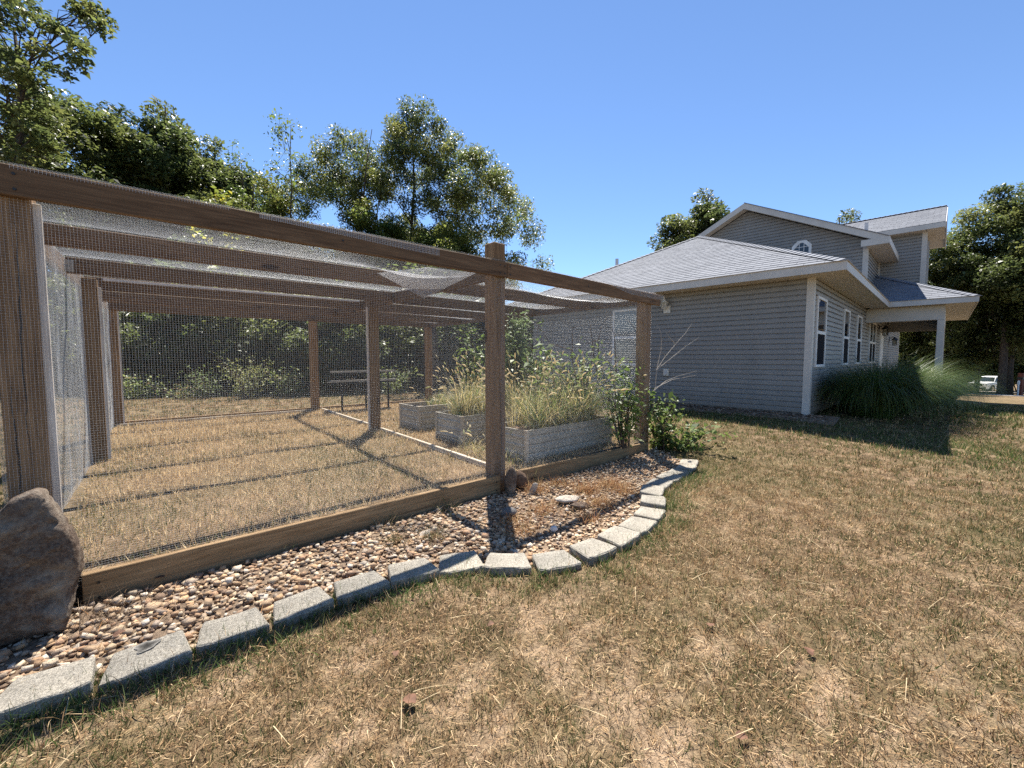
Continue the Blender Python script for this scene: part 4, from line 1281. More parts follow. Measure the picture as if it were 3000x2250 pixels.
# ------------------------------------------------------------------ vegetation helpers
def leaves(c, size, cols, r_, width=0.5, flat=0.35, fold=0.12, hang=0.0):
    """diamond leaves at centres c; returns V, F, C"""
    n = len(c)
    d = r_.normal(0, 1, (n, 3)); d[:, 2] = d[:, 2] * 0.6 - hang
    d /= np.linalg.norm(d, axis=1, keepdims=True)
    up = r_.normal(0, 1, (n, 3)) * flat + np.array([0, 0, 1.0])
    s = np.cross(d, up); s /= np.linalg.norm(s, axis=1, keepdims=True) + 1e-9
    nn = np.cross(s, d)
    L = (size * np.clip(np.exp(r_.normal(-0.05, 0.32, n)), 0.4, 1.9))[:, None]
    w = L * width * 0.5
    V = np.stack([c - d * L * 0.5, c + s * w - d * L * 0.05 + nn * L * fold, c + d * L * 0.5, c - s * w - d * L * 0.05 + nn * L * fold], 1)
    F = np.arange(n * 4).reshape(n, 4)
    C = np.repeat((cols * r_.uniform(0.7, 1.3, (n, 1)))[:, None], 4, 1)
    return V.reshape(-1, 3), F, C.reshape(-1, 3)
GREEN = np.array([(0.046, 0.062, 0.021), (0.070, 0.088, 0.027), (0.095, 0.112, 0.033), (0.130, 0.140, 0.042)])
YGREEN = np.array([(0.060, 0.088, 0.022), (0.090, 0.120, 0.028), (0.130, 0.150, 0.034), (0.18, 0.17, 0.04)])
OLIVE = np.array([(0.050, 0.068, 0.021), (0.078, 0.098, 0.028), (0.108, 0.126, 0.035), (0.150, 0.155, 0.045)])
YELLOW = np.array([(0.30, 0.27, 0.035), (0.36, 0.33, 0.05), (0.18, 0.21, 0.04), (0.14, 0.17, 0.035)])

def tree_meshes(seed, H, rad, base, nclus, per, leaf, pal, clus=(0.45, 0.9), hang=0.0, trunk_r=0.17, stems=1, shape=1.0, explicit=None, width=0.5, lean=0.0):
    r_ = np.random.default_rng(seed)
    zc0, zc1 = base * H, H
    ctr = np.array([0, 0, (zc0 + zc1) / 2]); hh = (zc1 - zc0) / 2
    # clusters spread through a lumpy crown volume
    if explicit is None:
        d = r_.normal(0, 1, (nclus, 3)); d /= np.linalg.norm(d, axis=1, keepdims=True)
        q = r_.uniform(0.12, 1.0, nclus) ** 0.42
        lump = 0.72 + 0.5 * fnoise(np.arctan2(d[:, 1], d[:, 0]) * 1.3 + seed, d[:, 2] * 2.2 + seed, seed)
        cl = ctr + d * (q * lump)[:, None] * np.array([rad, rad, hh])
        cl[:, :2] *= (1 - 0.35 * np.clip((cl[:, 2] - ctr[2]) / hh, 0, 1) * shape)[:, None]
        cl[:, 2] = np.minimum(cl[:, 2], H - 0.2)
    else:
        cl = np.array(explicit); nclus = len(cl)
    cr = r_.uniform(clus[0], clus[1], nclus)
    tone = r_.uniform(0.75, 1.25, nclus)
    pidx = r_.uniform(0, len(pal) - 1.01, nclus)
    cnt = (per * (cr / np.mean(cr)) ** 2).astype(int) + 3
    ci = np.repeat(np.arange(nclus), cnt)
    g = r_.normal(0, 1, (len(ci), 3)); g /= np.linalg.norm(g, axis=1, keepdims=True)
    g *= (r_.uniform(0, 1, len(ci)) ** 0.45)[:, None] * np.array([1, 1, 0.72])
    lc = cl[ci] + g * cr[ci][:, None]
    if hang: lc[:, 2] -= hang * r_.uniform(0, 1, len(ci)) ** 2 * cr[ci]
    col = pal[np.clip((pidx[ci] + r_.uniform(0, 1.0, len(ci))).astype(int), 0, len(pal) - 1)] * tone[ci][:, None]
    V, F, C = leaves(lc, leaf, col, r_, width=width, hang=hang)
    crown = fast_mesh('crown', V, F, C)
    # limbs
    mb = MB()
    tops = []
    for k in range(stems):
        off = np.array([0, 0, 0.0]) if stems == 1 else np.append(r_.normal(0, 0.12 * stems ** 0.5, 2), 0)
        tip = np.array([lean * H + r_.normal(0, 0.25), r_.normal(0, 0.25), H * 0.92]) if explicit is None else np.append(cl[:, :2].mean(0) * 0.4, H * 0.92)
        if stems > 1: tip[:2] += r_.normal(0, rad * 0.45, 2); tip[2] *= r_.uniform(0.75, 1)
        n = 9
        pts = [off * (1 - i / (n - 1)) + tip * (i / (n - 1)) ** 1.0 + np.append(r_.normal(0, 0.05 * H / 12, 2), 0) * (i > 0) for i in range(n)]
        pts[0] = np.append(off[:2], -0.3)
        rr = [trunk_r / math.sqrt(stems) * (1.25 if i == 0 else 1 - 0.86 * i / (n - 1)) for i in range(n)]
        mb.tube(pts, rr, 8)
        tops.append((np.array(pts), np.array(rr)))
    K = max(5, nclus // 5)
    seeds = cl[r_.permutation(nclus)[:K]]
    for sd in seeds:
        pts, rr = tops[r_.integers(0, stems)]
        f = np.clip((sd[2] - 0.35 * np.hypot(*sd[:2])) / (H * 0.92), 0.18, 0.9)
        b = np.array([np.interp(f * (len(pts) - 1), range(len(pts)), pts[:, i]) for i in range(3)])
        r0 = max(0.012, np.interp(f * (len(pts) - 1), range(len(pts)), rr) * 0.5)
        mid = b * 0.45 + sd * 0.55 + np.array([0, 0, 0.08 * np.linalg.norm(sd - b)]) + r_.normal(0, 0.1, 3)
        mb.tube([b, mid, sd], [r0, r0 * 0.6, r0 * 0.15], 5, cap=False)
        dd = np.linalg.norm(cl - sd, axis=1)
        for j in np.argsort(dd)[1:7]:
            mb.tube([mid * 0.5 + sd * 0.5, (mid * 0.3 + sd * 0.2 + cl[j] * 0.5) + r_.normal(0, 0.06, 3), cl[j]], [r0 * 0.4, r0 * 0.28, 0.006], 4, cap=False)
    trunk = mb.mesh('trunk', M['bark'], smooth=True)
    crown.materials.append(M['leaf'])
    return trunk, crown
def place_tree(name, meshes, xy, label, cat='tree', group=None, scale=1.0, rz=0.0, sz=None, z=None):
    zz = float(ground_z(xy[0], xy[1])) if z is None else z
    e = empty(name, (xy[0], xy[1], zz), rz, label, cat, group)
    sc = (scale, scale, scale if sz is None else sz)
    for nm, me in zip(('trunk', 'crown'), meshes):
        o = bpy.data.objects.new(nm, me); link(o, e); o.scale = sc
    return e
def px_xy(px, depth):
    return np.array([(px - 1500) / 1227.0 * depth * (1.0 / cP), depth])

T_OAK = tree_meshes(11, 11.0, 3.5, 0.22, 125, 400, 0.165, GREEN, (0.5, 1.0))
T_OAK2 = tree_meshes(12, 11.5, 3.2, 0.20, 115, 400, 0.165, GREEN, (0.5, 0.95))
T_YG = tree_meshes(13, 9.5, 2.7, 0.12, 105, 330, 0.135, YGREEN, (0.4, 0.8))
T_AIRY = tree_meshes(14, 12.8, 2.5, 0.18, 170, 250, 0.12, OLIVE, (0.3, 0.66), hang=0.55, trunk_r=0.13, width=0.36)
T_AIRY2 = tree_meshes(15, 11.0, 2.9, 0.16, 170, 250, 0.12, OLIVE, (0.3, 0.66), hang=0.6, trunk_r=0.13, stems=3, width=0.36)
T_BUSH = tree_meshes(16, 3.6, 2.0, 0.03, 75, 260, 0.135, GREEN, (0.4, 0.7), trunk_r=0.06, stems=4, shape=0.4)
T_SAP = tree_meshes(17, 8.6, 0.9, 0.30, 34, 26, 0.10, YGREEN, (0.25, 0.45), hang=0.5, trunk_r=0.05)
T_YEL = tree_meshes(18, 6.3, 0.6, 0.50, 16, 24, 0.15, YELLOW, (0.25, 0.42), trunk_r=0.045, width=0.6)
T_BIG = tree_meshes(19, 15.5, 4.8, 0.14, 190, 420, 0.20, GREEN, (0.6, 1.2), trunk_r=0.24, shape=0.8)

WOODS = 'trees along the edge of the woods'
place_tree('oak_tree', T_OAK, px_xy(300, 21.12), 'dark glossy oak with a broad rounded crown behind the near end of the pen', rz=1.9, scale=1.280)
place_tree('oak_tree', T_OAK2, px_xy(500, 23.04), 'dark oak rising behind the yellow-leaved sapling, beside the broad oak', rz=2.0, scale=1.331)
place_tree('oak_tree', T_OAK2, px_xy(690, 26.24), 'narrow dark oak topping the bright yellow-green tree', rz=4.1, scale=1.190, sz=1.254)
place_tree('elm_tree', T_YG, px_xy(770, 21.76), 'bright yellow-green bushy tree next to the yellow sapling', rz=1.0, scale=1.126)
place_tree('sapling', T_SAP, px_xy(850, 19.84), 'thin sparse sapling poking above the yellow-green tree', rz=0.5, scale=1.472)
place_tree('sapling', T_SAP, px_xy(720, 21.12), 'wispy bare-topped sapling between the oak and the yellow-green tree', rz=2.5, scale=1.382)
place_tree('sapling', T_YEL, px_xy(665, 16.90), 'young tree with bright yellow autumn leaves behind the pen roof', rz=0.0, scale=1.306)
place_tree('elm_tree', T_AIRY2, px_xy(1010, 23.04), 'airy olive-green tree with several slim stems above the pen roof', rz=0.4, scale=1.242)
place_tree('elm_tree', T_AIRY, px_xy(1215, 23.68), 'tallest airy tree with drooping olive leaves, showing a dark trunk', rz=1.1, scale=1.216)
place_tree('elm_tree', T_AIRY2, px_xy(1400, 22.40), 'airy drooping tree whose outer twigs hang above the middle post', rz=3.3, scale=1.216, sz=1.152)
place_tree('elm_tree', T_YG, px_xy(1110, 20.48), 'low yellow-green tree filling the gap between two airy trees', rz=3.9, scale=0.922)
place_tree('elm_tree', T_YG, px_xy(1300, 19.20), 'low bushy tree under the tallest airy tree', rz=5.2, scale=0.794)
for i, (px, d, sc, me) in enumerate(((120, 22, 1.05, T_OAK), (420, 25, 0.98, T_OAK2), (620, 27, 0.95, T_OAK), (820, 26, 0.82, T_OAK2), (960, 27, 0.9, T_YG), (1180, 26, 0.86, T_OAK2), (1380, 27, 0.80, T_YG), (-300, 20, 1.1, T_OAK2), (-700, 18, 1.1, T_OAK))):
    place_tree('forest_tree', me, px_xy(px, d * 1.2), 'dark tree deeper in the woods, half hidden behind the front row', 'tree', 'trees deeper in the woods', scale=sc * 1.2, rz=i * 1.3)
for i, (px, d, sc) in enumerate(((60, 13.5, 1.0), (250, 14.5, 1.1), (430, 15.5, 1.0), (560, 14.2, 0.95), (700, 16, 1.15), (850, 15.2, 1.0), (985, 14.5, 0.9), (1130, 17, 1.0), (1260, 16.2, 0.9), (1400, 17.5, 1.0), (1540, 19, 1.0), (-160, 12.5, 1.2), (340, 19, 1.4), (620, 20, 1.4), (900, 20, 1.4), (1090, 21, 1.4), (1250, 22, 1.4))):
    place_tree('understory_bush', T_BUSH, px_xy(px, d), 'dark leafy bush in the shade under the trees behind the pen', 'bush', 'bushes in the shade of the woods', scale=sc, rz=i * 2.1)
# dark trunks seen through the mesh
tmb = MB()
tr = MB().tube([(0, 0, -0.3), (0.03, 0, 2.0), (0.10, 0.05, 3.2), (0.05, 0.1, 4.3)], [0.22, 0.15, 0.10, 0.03], 10).mesh('trunk', M['bark'], smooth=True)
for i, (px, d, lab) in enumerate(((500, 13.0, 'dark slender tree trunk behind the back of the pen'), (1262, 12.2, 'stout dark tree trunk standing behind the raised beds'), (1050, 14.0, 'thin dark trunk between the pen posts'))):
    e = empty('tree_stem', (*px_xy(px, d * 1.15), 0.1), i * 1.7, lab, 'tree')
    o = bpy.data.objects.new('trunk', tr); link(o, e); o.scale = (1.0 + 0.5 * (i == 1), 1.0 + 0.5 * (i == 1), 1)
    cm = bpy.data.objects.new('crown', T_SAP[1]); link(cm, e); cm.scale = (2.0, 2.0, 0.55)
# near oak at the frame's edge: crown clumps where the photo shows them
EXC = []
def exc(pts, d, jit=0.35, rep=1):
    r2 = np.random.default_rng(5)
    for x, y in pts:
        for k in range(rep):
            w = at_depth(x / 1.3406 + r2.normal(0, 6), y / 1.3406 + r2.normal(0, 6), d + r2.uniform(-1, 1) * jit * 3); EXC.append(w)
exc([(20, 20), (60, 45), (110, 50), (150, 90), (190, 80), (215, 110), (240, 130), (280, 140), (300, 165), (315, 190), (320, 240), (305, 265), (285, 235), (230, 270), (200, 265), (250, 290), (170, 200), (130, 190), (90, 120),
     (305, 15), (340, 30), (370, 25), (395, 60), (410, 100), (385, 110), (340, 65), (310, 60), (20, 100), (10, 60), (60, 5), (140, 20)], 10.5)
exc([(15, 190), (45, 230), (80, 250), (120, 290), (60, 300), (15, 280), (100, 320), (130, 330), (30, 350), (70, 370), (150, 370), (175, 400), (205, 430), (220, 460), (190, 470), (150, 450), (110, 430), (60, 440), (20, 430),
     (215, 510), (180, 530), (140, 520), (90, 500), (40, 510), (10, 560), (70, 570), (130, 580), (190, 590), (220, 560), (40, 620), (110, 640), (180, 640), (230, 620), (-60, 60), (-80, 200), (-60, 340), (-80, 480), (-60, 600), (-160, 120), (-160, 300), (-160, 460)], 11.5, 0.4, 2)
bxy = px_xy(95, 11.5)
EXC = np.array(EXC) - np.array([bxy[0], bxy[1], float(ground_z(*bxy))])
mm = tree_meshes(23, 10.5, 3, 0.3, 0, 62, 0.12, GREEN, (0.18, 0.36), explicit=EXC, trunk_r=0.2, width=0.55)
place_tree('oak_tree', mm, bxy, 'near oak with a long leafy branch reaching out over the pen against the sky')

# right-hand side and behind the house
place_tree('oak_tree', T_BIG, px_xy(2955, 34), 'very large leafy oak standing beside the driveway and the white car', rz=0.8, scale=1.10, sz=1.08)
place_tree('oak_tree', T_OAK, px_xy(2760, 36), 'round oak behind the porch roof, next to the very large oak', rz=2.2, scale=1.22)
place_tree('oak_tree', T_OAK2, px_xy(2040, 26), 'oak crown showing above the hipped roof ridge beside the gable', rz=1.0, scale=1.06)
place_tree('oak_tree', T_OAK2, px_xy(2440, 34), 'oak whose top just shows behind the upper gable roof', rz=0.2, scale=1.25)
for i, (px, d, sc, me) in enumerate(((2620, 42, 1.15, T_OAK2), (2720, 46, 1.1, T_OAK), (2860, 48, 1.3, T_OAK2), (3010, 50, 1.35, T_OAK), (3150, 44, 1.3, T_OAK2), (2900, 62, 1.5, T_OAK), (3060, 70, 1.6, T_OAK2), (2780, 64, 1.5, T_OAK2), (3250, 38, 1.2, T_OAK), (3400, 44, 1.4, T_OAK2))):
    place_tree('forest_tree', me, px_xy(px, d), 'dark tree in the wood beyond the driveway', 'tree', 'trees in the wood beyond the driveway', scale=sc, rz=i * 1.1)
for i, (px, d, sc) in enumerate(((2640, 40, 2.0), (2700, 44, 2.1), (2700, 50, 1.8), (2800, 66, 2.2), (2880, 64, 2.4), (2960, 64, 2.4), (3040, 66, 2.4), (3120, 62, 2.2), (2740, 60, 2.2))):
    place_tree('understory_bush', T_BUSH, px_xy(px, d), 'leafy bush at the edge of the wood beyond the driveway', 'bush', 'bushes beyond the driveway', scale=sc, rz=i * 1.9)
place_tree('elm_tree', T_YG, px_xy(1590, 42), 'distant light green tree seen under the top rail beside the roof', rz=0.7, scale=0.9)

# ------------------------------------------------------------------ ornamental grass by the side wall
def fountain(seed, n, L, spread, pal, shade=1.0):
    r_ = np.random.default_rng(seed)
    a = r_.uniform(0, 6.283, n); q = np.sqrt(r_.uniform(0, 1, n))
    base = np.stack([np.cos(a) * q * 0.36, np.sin(a) * q * 0.36, np.zeros(n)], 1)
    hd = a + r_.normal(0, 0.35, n)
    ln = L * r_.uniform(0.65, 1.1, n)
    rise = R(86) - q * R(22) * spread - r_.uniform(0, R(12), n)
    droop = r_.uniform(R(90), R(190), n) * (0.65 + 0.45 * q)
    c = pal[r_.integers(0, len(pal), n)] * r_.uniform(0.75, 1.25, (n, 1))
    return curved_strips(base, hd, ln, r_.uniform(0.006, 0.010, n), rise, droop, 9, c, c * np.array([1.25, 1.2, 1.0]), r_.uniform(-0.5, 0.5, n), power=1.7)
REEDP = np.array([(0.030, 0.058, 0.014), (0.042, 0.078, 0.018), (0.06, 0.10, 0.025), (0.10, 0.12, 0.04)])
fm = [fast_mesh('blades', *(lambda t: (t[0], t[1], t[2]))(fountain(31 + k, 3600, 1.85, 0.8, REEDP))) for k in range(3)]
for me in fm: me.materials.append(M['reed'])
for i, (v, u, sc, lab) in enumerate(((1.25, -0.80, 0.88, 'dark fountain of ornamental grass at the house corner, in shade'), (2.6, -0.95, 0.95, 'fountain of ornamental grass in front of the second side window, half in shade'),
                                     (4.2, -1.15, 0.92, 'sunlit bright green ornamental grass before the porch column'), (6.2, -1.6, 0.8, 'farthest sunlit clump of ornamental grass at the foot of the porch'))):
    p = house_xy(v, u)
    e = empty('ornamental_grass', (p[0], p[1], float(ground_z(p[0], p[1])) - 0.02), i * 1.4, lab, 'ornamental grass', 'ornamental grasses along the side wall')
    o = bpy.data.objects.new('blades', fm[i % 3]); link(o, e); o.scale = (sc, sc, sc)

# ------------------------------------------------------------------ weeds in the pen
def seed_heads(P, D, ln, rad, col, r_):
    """spindles from P along D"""
    n = len(P); D = D / np.linalg.norm(D, axis=1, keepdims=True)
    s = np.cross(D, r_.normal(0, 1, (n, 3))); s /= np.linalg.norm(s, axis=1, keepdims=True); t = np.cross(D, s)
    fr = [(0.0, 0.25), (0.18, 0.9), (0.5, 1.0), (0.82, 0.75), (1.0, 0.12)]
    V = np.zeros((n, 5, 6, 3))
    for i, (f, w) in enumerate(fr):
        c = P + D * (ln * f)[:, None] - np.array([0, 0, 1.0]) * (ln * 0.25 * f * f)[:, None]
        for k in range(6):
            a = 2 * math.pi * k / 6
            V[:, i, k] = c + (s * math.cos(a) + t * math.sin(a)) * (rad * w * r_.uniform(0.75, 1.25, n))[:, None]
    ids = np.arange(n * 30).reshape(n, 5, 6); nx_ = np.roll(ids, -1, 2)
    F = np.stack([ids[:, :-1], nx_[:, :-1], nx_[:, 1:], ids[:, 1:]], -1).reshape(-1, 4)
    C = np.repeat(col[:, None], 30, 1).reshape(-1, 3) * r_.uniform(0.8, 1.2, (n * 30, 1))
    return V.reshape(-1, 3), F, C
def foxtail(s0, s1, t0, t1, z, n, H, label, seed, nseed, group='seeding foxtail grass in the raised beds', dry=0.6, out=0.3):
    r_ = np.random.default_rng(seed)
    sc_, tc_ = (s0 + s1) / 2, (t0 + t1) / 2
    e = empty('foxtail_grass', (*pen_xy(sc_, tc_), z), PEN_ROT, label, 'grass', group)
    def tuftbase(m):
        k = 16
        cs = np.stack([r_.uniform(s0, s1, k), r_.uniform(t0, t1, k)], 1)
        p = cs[r_.integers(0, k, m)] + r_.normal(0, 0.06, (m, 2))
        p[:, 0] = np.clip(p[:, 0], s0, s1) - sc_; p[:, 1] = np.clip(p[:, 1], t0, t1) - tc_
        return np.append(p, np.zeros((m, 1)), 1)
    DRY = np.array([(0.42, 0.33, 0.15), (0.50, 0.41, 0.20), (0.36, 0.30, 0.12)]); GRN = np.array([(0.13, 0.17, 0.05), (0.18, 0.20, 0.06), (0.10, 0.15, 0.045)])
    b = tuftbase(n)
    c = np.where((r_.random(n) < dry)[:, None], DRY[r_.integers(0, 3, n)], GRN[r_.integers(0, 3, n)]) * r_.uniform(0.75, 1.2, (n, 1))
    V, F, C = curved_strips(b, r_.uniform(0, 6.283, n), H * r_.uniform(0.25, 0.8, n), r_.uniform(0.004, 0.008, n), R(88) - r_.uniform(0, R(38), n), r_.uniform(R(20), R(140), n), 6, c, c * 1.1, r_.uniform(-1, 1, n))
    mesh_obj('blades', fast_mesh('blades', V, F, C), M['weedleaf'], e)
    b = tuftbase(nseed)
    hd = r_.uniform(0, 6.283, nseed); ln = H * r_.uniform(0.55, 1.0, nseed); rise = R(88) - r_.uniform(0, R(30), nseed); dr = r_.uniform(R(5), R(75), nseed)
    c = DRY[r_.integers(0, 3, nseed)]
    segs = 6
    V, F, C = curved_strips(b, hd, ln, np.full(nseed, 0.0032), rise, dr, segs, c)
    V = V.reshape(nseed, segs + 1, 2, 3)
    tip = V[:, -1].mean(1); D = tip - V[:, -2].mean(1)
    mesh_obj('stems', fast_mesh('stems', V.reshape(-1, 3), F, C), M['weedleaf'], e)
    hc = np.where((r_.random(nseed) < 0.7)[:, None], np.array([(0.72, 0.62, 0.40)]), np.array([(0.50, 0.50, 0.26)])) * r_.uniform(0.85, 1.15, (nseed, 1))
    V, F, C = seed_heads(tip, D, r_.uniform(0.065, 0.115, nseed), r_.uniform(0.006, 0.009, nseed), hc, r_)
    mesh_obj('seed_heads', fast_mesh('seed_heads', V, F, C), M['seed'], e)
foxtail(0.64, 2.10, 0.30, 0.82, 0.48, 3000, 0.92, 'thick straw-coloured foxtail grass filling the long front bed', 61, 260, dry=0.42)
foxtail(0.66, 1.9, 1.48, 1.95, 0.50, 1800, 0.85, 'foxtail grass arching out of the middle raised bed', 62, 110, dry=0.55)
foxtail(0.9, 2.0, 2.7, 3.1, 0.52, 300, 0.45, 'short thin grass growing in the emptiest raised bed', 63, 25, dry=0.5)
foxtail(0.25, 0.55, 0.25, 1.2, 0.18, 160, 0.35, 'few grass tufts on the pen floor beside the partition sill', 64, 12, group='grass tufts on the pen floor')

def leafy_weed(xy, z, H, nst, leaf, pal, seed, label, spread=0.35, per=26, width=0.45, cat='weed', name='leafy_weed', thin=0.006, start=0.15, hang=0.1, group=None, stemcol=None, clump=0.10, parent=None):
    r_ = np.random.default_rng(seed)
    e = empty(name, (xy[0], xy[1], z), 0, label, cat, group)
    mb = MB(); Ls = []; Cs = []
    for k in range(nst):
        a = r_.uniform(0, 6.283); h = H * r_.uniform(0.6, 1.0); rd = spread * r_.uniform(0.3, 1.0)
        b = np.array([r_.normal(0, 0.05), r_.normal(0, 0.05), -0.03])
        m = b + np.array([math.cos(a) * rd * 0.35, math.sin(a) * rd * 0.35, h * 0.5])
        t = b + np.array([math.cos(a) * rd, math.sin(a) * rd, h])
        m = m + r_.normal(0, 0.03, 3)
        mb.tube([b, m, t], [thin * 1.3, thin, thin * 0.4], 5, cap=False)
        for q in r_.uniform(start, 1, per):
            p = b * (1 - q) ** 2 + 2 * q * (1 - q) * m + q * q * t
            Ls.append(p + r_.normal(0, clump, 3) * np.array([1, 1, 0.6])); Cs.append(pal[r_.integers(0, len(pal))])
    mb.build('stems', M['cane'] if stemcol is None else M[stemcol], e)
    V, F, C = leaves(np.array(Ls), leaf, np.array(Cs), r_, width=width, hang=hang, flat=0.5)
    mesh_obj('leaves', fast_mesh('leaves', V, F, C), M['weedleaf'], e)
    return e
WG = np.array([(0.10, 0.15, 0.035), (0.13, 0.19, 0.045), (0.17, 0.21, 0.055), (0.08, 0.12, 0.03)])
WF = np.array([(0.13, 0.18, 0.075), (0.17, 0.22, 0.10), (0.11, 0.15, 0.06)])
p = pen_xy(2.05, 0.66)
leafy_weed(px_xy(1825, 5.3), 0.18, 1.2, 15, 0.07, WG, 71, 'green leafy weeds between the long bed and the corner post', 0.32, 46)
leafy_weed(px_xy(1690, 5.5), 0.5, 1.05, 16, 0.07, WG, 72, 'leafy green weed growing up through the foxtail near the window side', 0.3, 40)
leafy_weed(px_xy(1620, 5.3), 0.5, 0.8, 9, 0.06, WG, 73, 'small leafy weed in the middle of the foxtail bed', 0.22, 34)
leafy_weed(px_xy(1575, 6.4), 0.45, 1.2, 13, 0.095, WG, 74, 'broad-leaved weed behind the middle post in the second bed', 0.3, 30)
leafy_weed(px_xy(1505, 6.8), 0.3, 1.85, 12, 0.085, WF, 75, 'tall feathery grey-green weed standing behind the middle post', 0.26, 260, width=0.26, name='feathery_weed', clump=0.09)
leafy_weed(px_xy(1560, 7.4), 0.25, 1.75, 5, 0.08, WG, 76, 'tall leafy weed beside the feathery weed, near the house', 0.3, 30)
leafy_weed(px_xy(1380, 8.6), 0.2, 1.75, 14, 0.10, WG, 77, 'leafy weed against the back of the pen behind the raised beds', 0.35, 34)
# bush at the foot of the corner post, outside
VG = np.array([(0.085, 0.13, 0.028), (0.115, 0.165, 0.036), (0.06, 0.10, 0.022), (0.15, 0.18, 0.05)])
q = pen_xy(2.82, -0.05)
leafy_weed(q, 0.0, 0.92, 20, 0.07, VG, 81, 'bright green leafy bush at the foot of the corner post', 0.36, 30, width=0.62, cat='bush', name='leafy_bush', clump=0.06, start=0.1)
q2 = pen_xy(3.05, -0.28)
leafy_weed(q2, 0.02, 0.42, 16, 0.075, VG, 82, 'low green trailing shoots spreading from the bush onto the lawn', 0.62, 26, width=0.6, cat='bush', name='leafy_bush', clump=0.05)
# bare canes
def canes(label, lines, depth, mat='twig', rad=0.006, name='bare_cane'):
    pts0 = None
    allp = []
    for ln in lines:
        allp.append([at_depth(1300 + x / 2.765, 700 + y / 2.765, depth + dd) for x, y, dd in ln])
    o0 = allp[0][0].copy(); o0[2] = float(ground_z(o0[0], o0[1]))
    e = empty(name, tuple(o0), 0, label, 'bare shrub')
    for ps_ in allp:
        n = len(ps_)
        MB().tube([p - o0 for p in ps_], [rad * (1 - 0.72 * i / (n - 1)) for i in range(n)], 6).build('cane', M[mat], e)
canes('pale bare branches reaching from the corner post towards the house wall',
      [[(1690, 1480, 0), (1725, 1060, 0.05), (1790, 960, 0.1), (1880, 850, 0.15), (1960, 760, 0.2), (2010, 688, 0.25)], [(1725, 1060, 0.05), (1850, 960, 0.1), (1960, 870, 0.15), (2070, 797, 0.2)],
       [(1700, 1230, 0), (1800, 1150, 0.1), (1900, 1110, 0.15), (2050, 1070, 0.2)], [(1700, 1215, 0.0), (1850, 1140, 0.1), (2040, 1105, 0.2)], [(1730, 1040, 0.05), (1765, 880, 0.1), (1760, 760, 0.1), (1735, 705, 0.1)],
       [(1880, 850, 0.15), (1830, 800, 0.15), (1800, 760, 0.15)], [(1800, 950, 0.1), (1755, 900, 0.1), (1770, 800, 0.1)]], 5.75)
canes('dark bare canes standing in the pen in front of the house window',
      [[(1180, 1250, 0), (1040, 900, 0.05), (1045, 720, 0.05), (930, 640, 0.1)], [(1045, 720, 0.05), (1110, 700, 0.1)], [(1040, 900, 0.05), (870, 850, 0.1), (760, 700, 0.15)], [(1250, 1150, 0), (1210, 900, 0), (1190, 720, 0), (1180, 660, 0)],
       [(1260, 1150, 0), (1250, 820, 0.05), (1275, 720, 0.1), (1340, 600, 0.1)], [(1600, 1100, -0.2), (1580, 800, -0.15), (1545, 720, -0.1), (1490, 655, -0.1)], [(1400, 1150, 0.1), (1385, 800, 0.1), (1355, 690, 0.1)], [(1250, 820, 0.05), (1150, 850, 0.1)]], 5.9, 'cane', 0.008, 'bare_cane')
# wild growth behind the pen
for k, (px, d, H, sp_, lab) in enumerate(((400, 11.6, 0.8, 0.7, 'low sunlit green brush behind the back sill, left of the dark slender trunk'), (850, 12.2, 0.9, 0.7, 'sunlit light green brush behind the pen near the metal rack'), (1150, 13.0, 1.0, 0.8, 'sunlit brush behind the emptiest raised bed'), (310, 13.2, 1.4, 0.9, 'taller green brush at the edge of the shade behind the pen corner'), (960, 13.6, 1.3, 0.9, 'green thicket catching sun behind the inner posts'))):
    leafy_weed(px_xy(px, d), 0.12, H, 20, 0.075, np.array([(0.15, 0.18, 0.05), (0.19, 0.21, 0.07), (0.11, 0.15, 0.04)]), 130 + k, lab, sp_, 46, cat='bush', name='wild_bush', clump=0.16)
leafy_weed(px_xy(720, 11.6), 0.15, 1.25, 26, 0.06, np.array([(0.20, 0.21, 0.07), (0.26, 0.26, 0.10), (0.15, 0.18, 0.06)]), 91, 'pale yellow-green wild bush in the sun behind the pen', 0.75, 46, cat='bush', name='wild_bush', clump=0.14)
leafy_weed(px_xy(610, 11.8), 0.15, 1.0, 16, 0.06, np.array([(0.13, 0.17, 0.06), (0.16, 0.20, 0.08)]), 92, 'grey-green weedy bush next to the pale wild bush', 0.6, 36, cat='bush', name='wild_bush', clump=0.14)
leafy_weed(px_xy(520, 11.6), 0.15, 0.55, 16, 0.06, np.array([(0.22, 0.16, 0.08), (0.12, 0.16, 0.05), (0.18, 0.20, 0.07)]), 93, 'low brownish weeds beside the dark trunk behind the pen', 0.8, 30, cat='weed', name='wild_weed', clump=0.12)
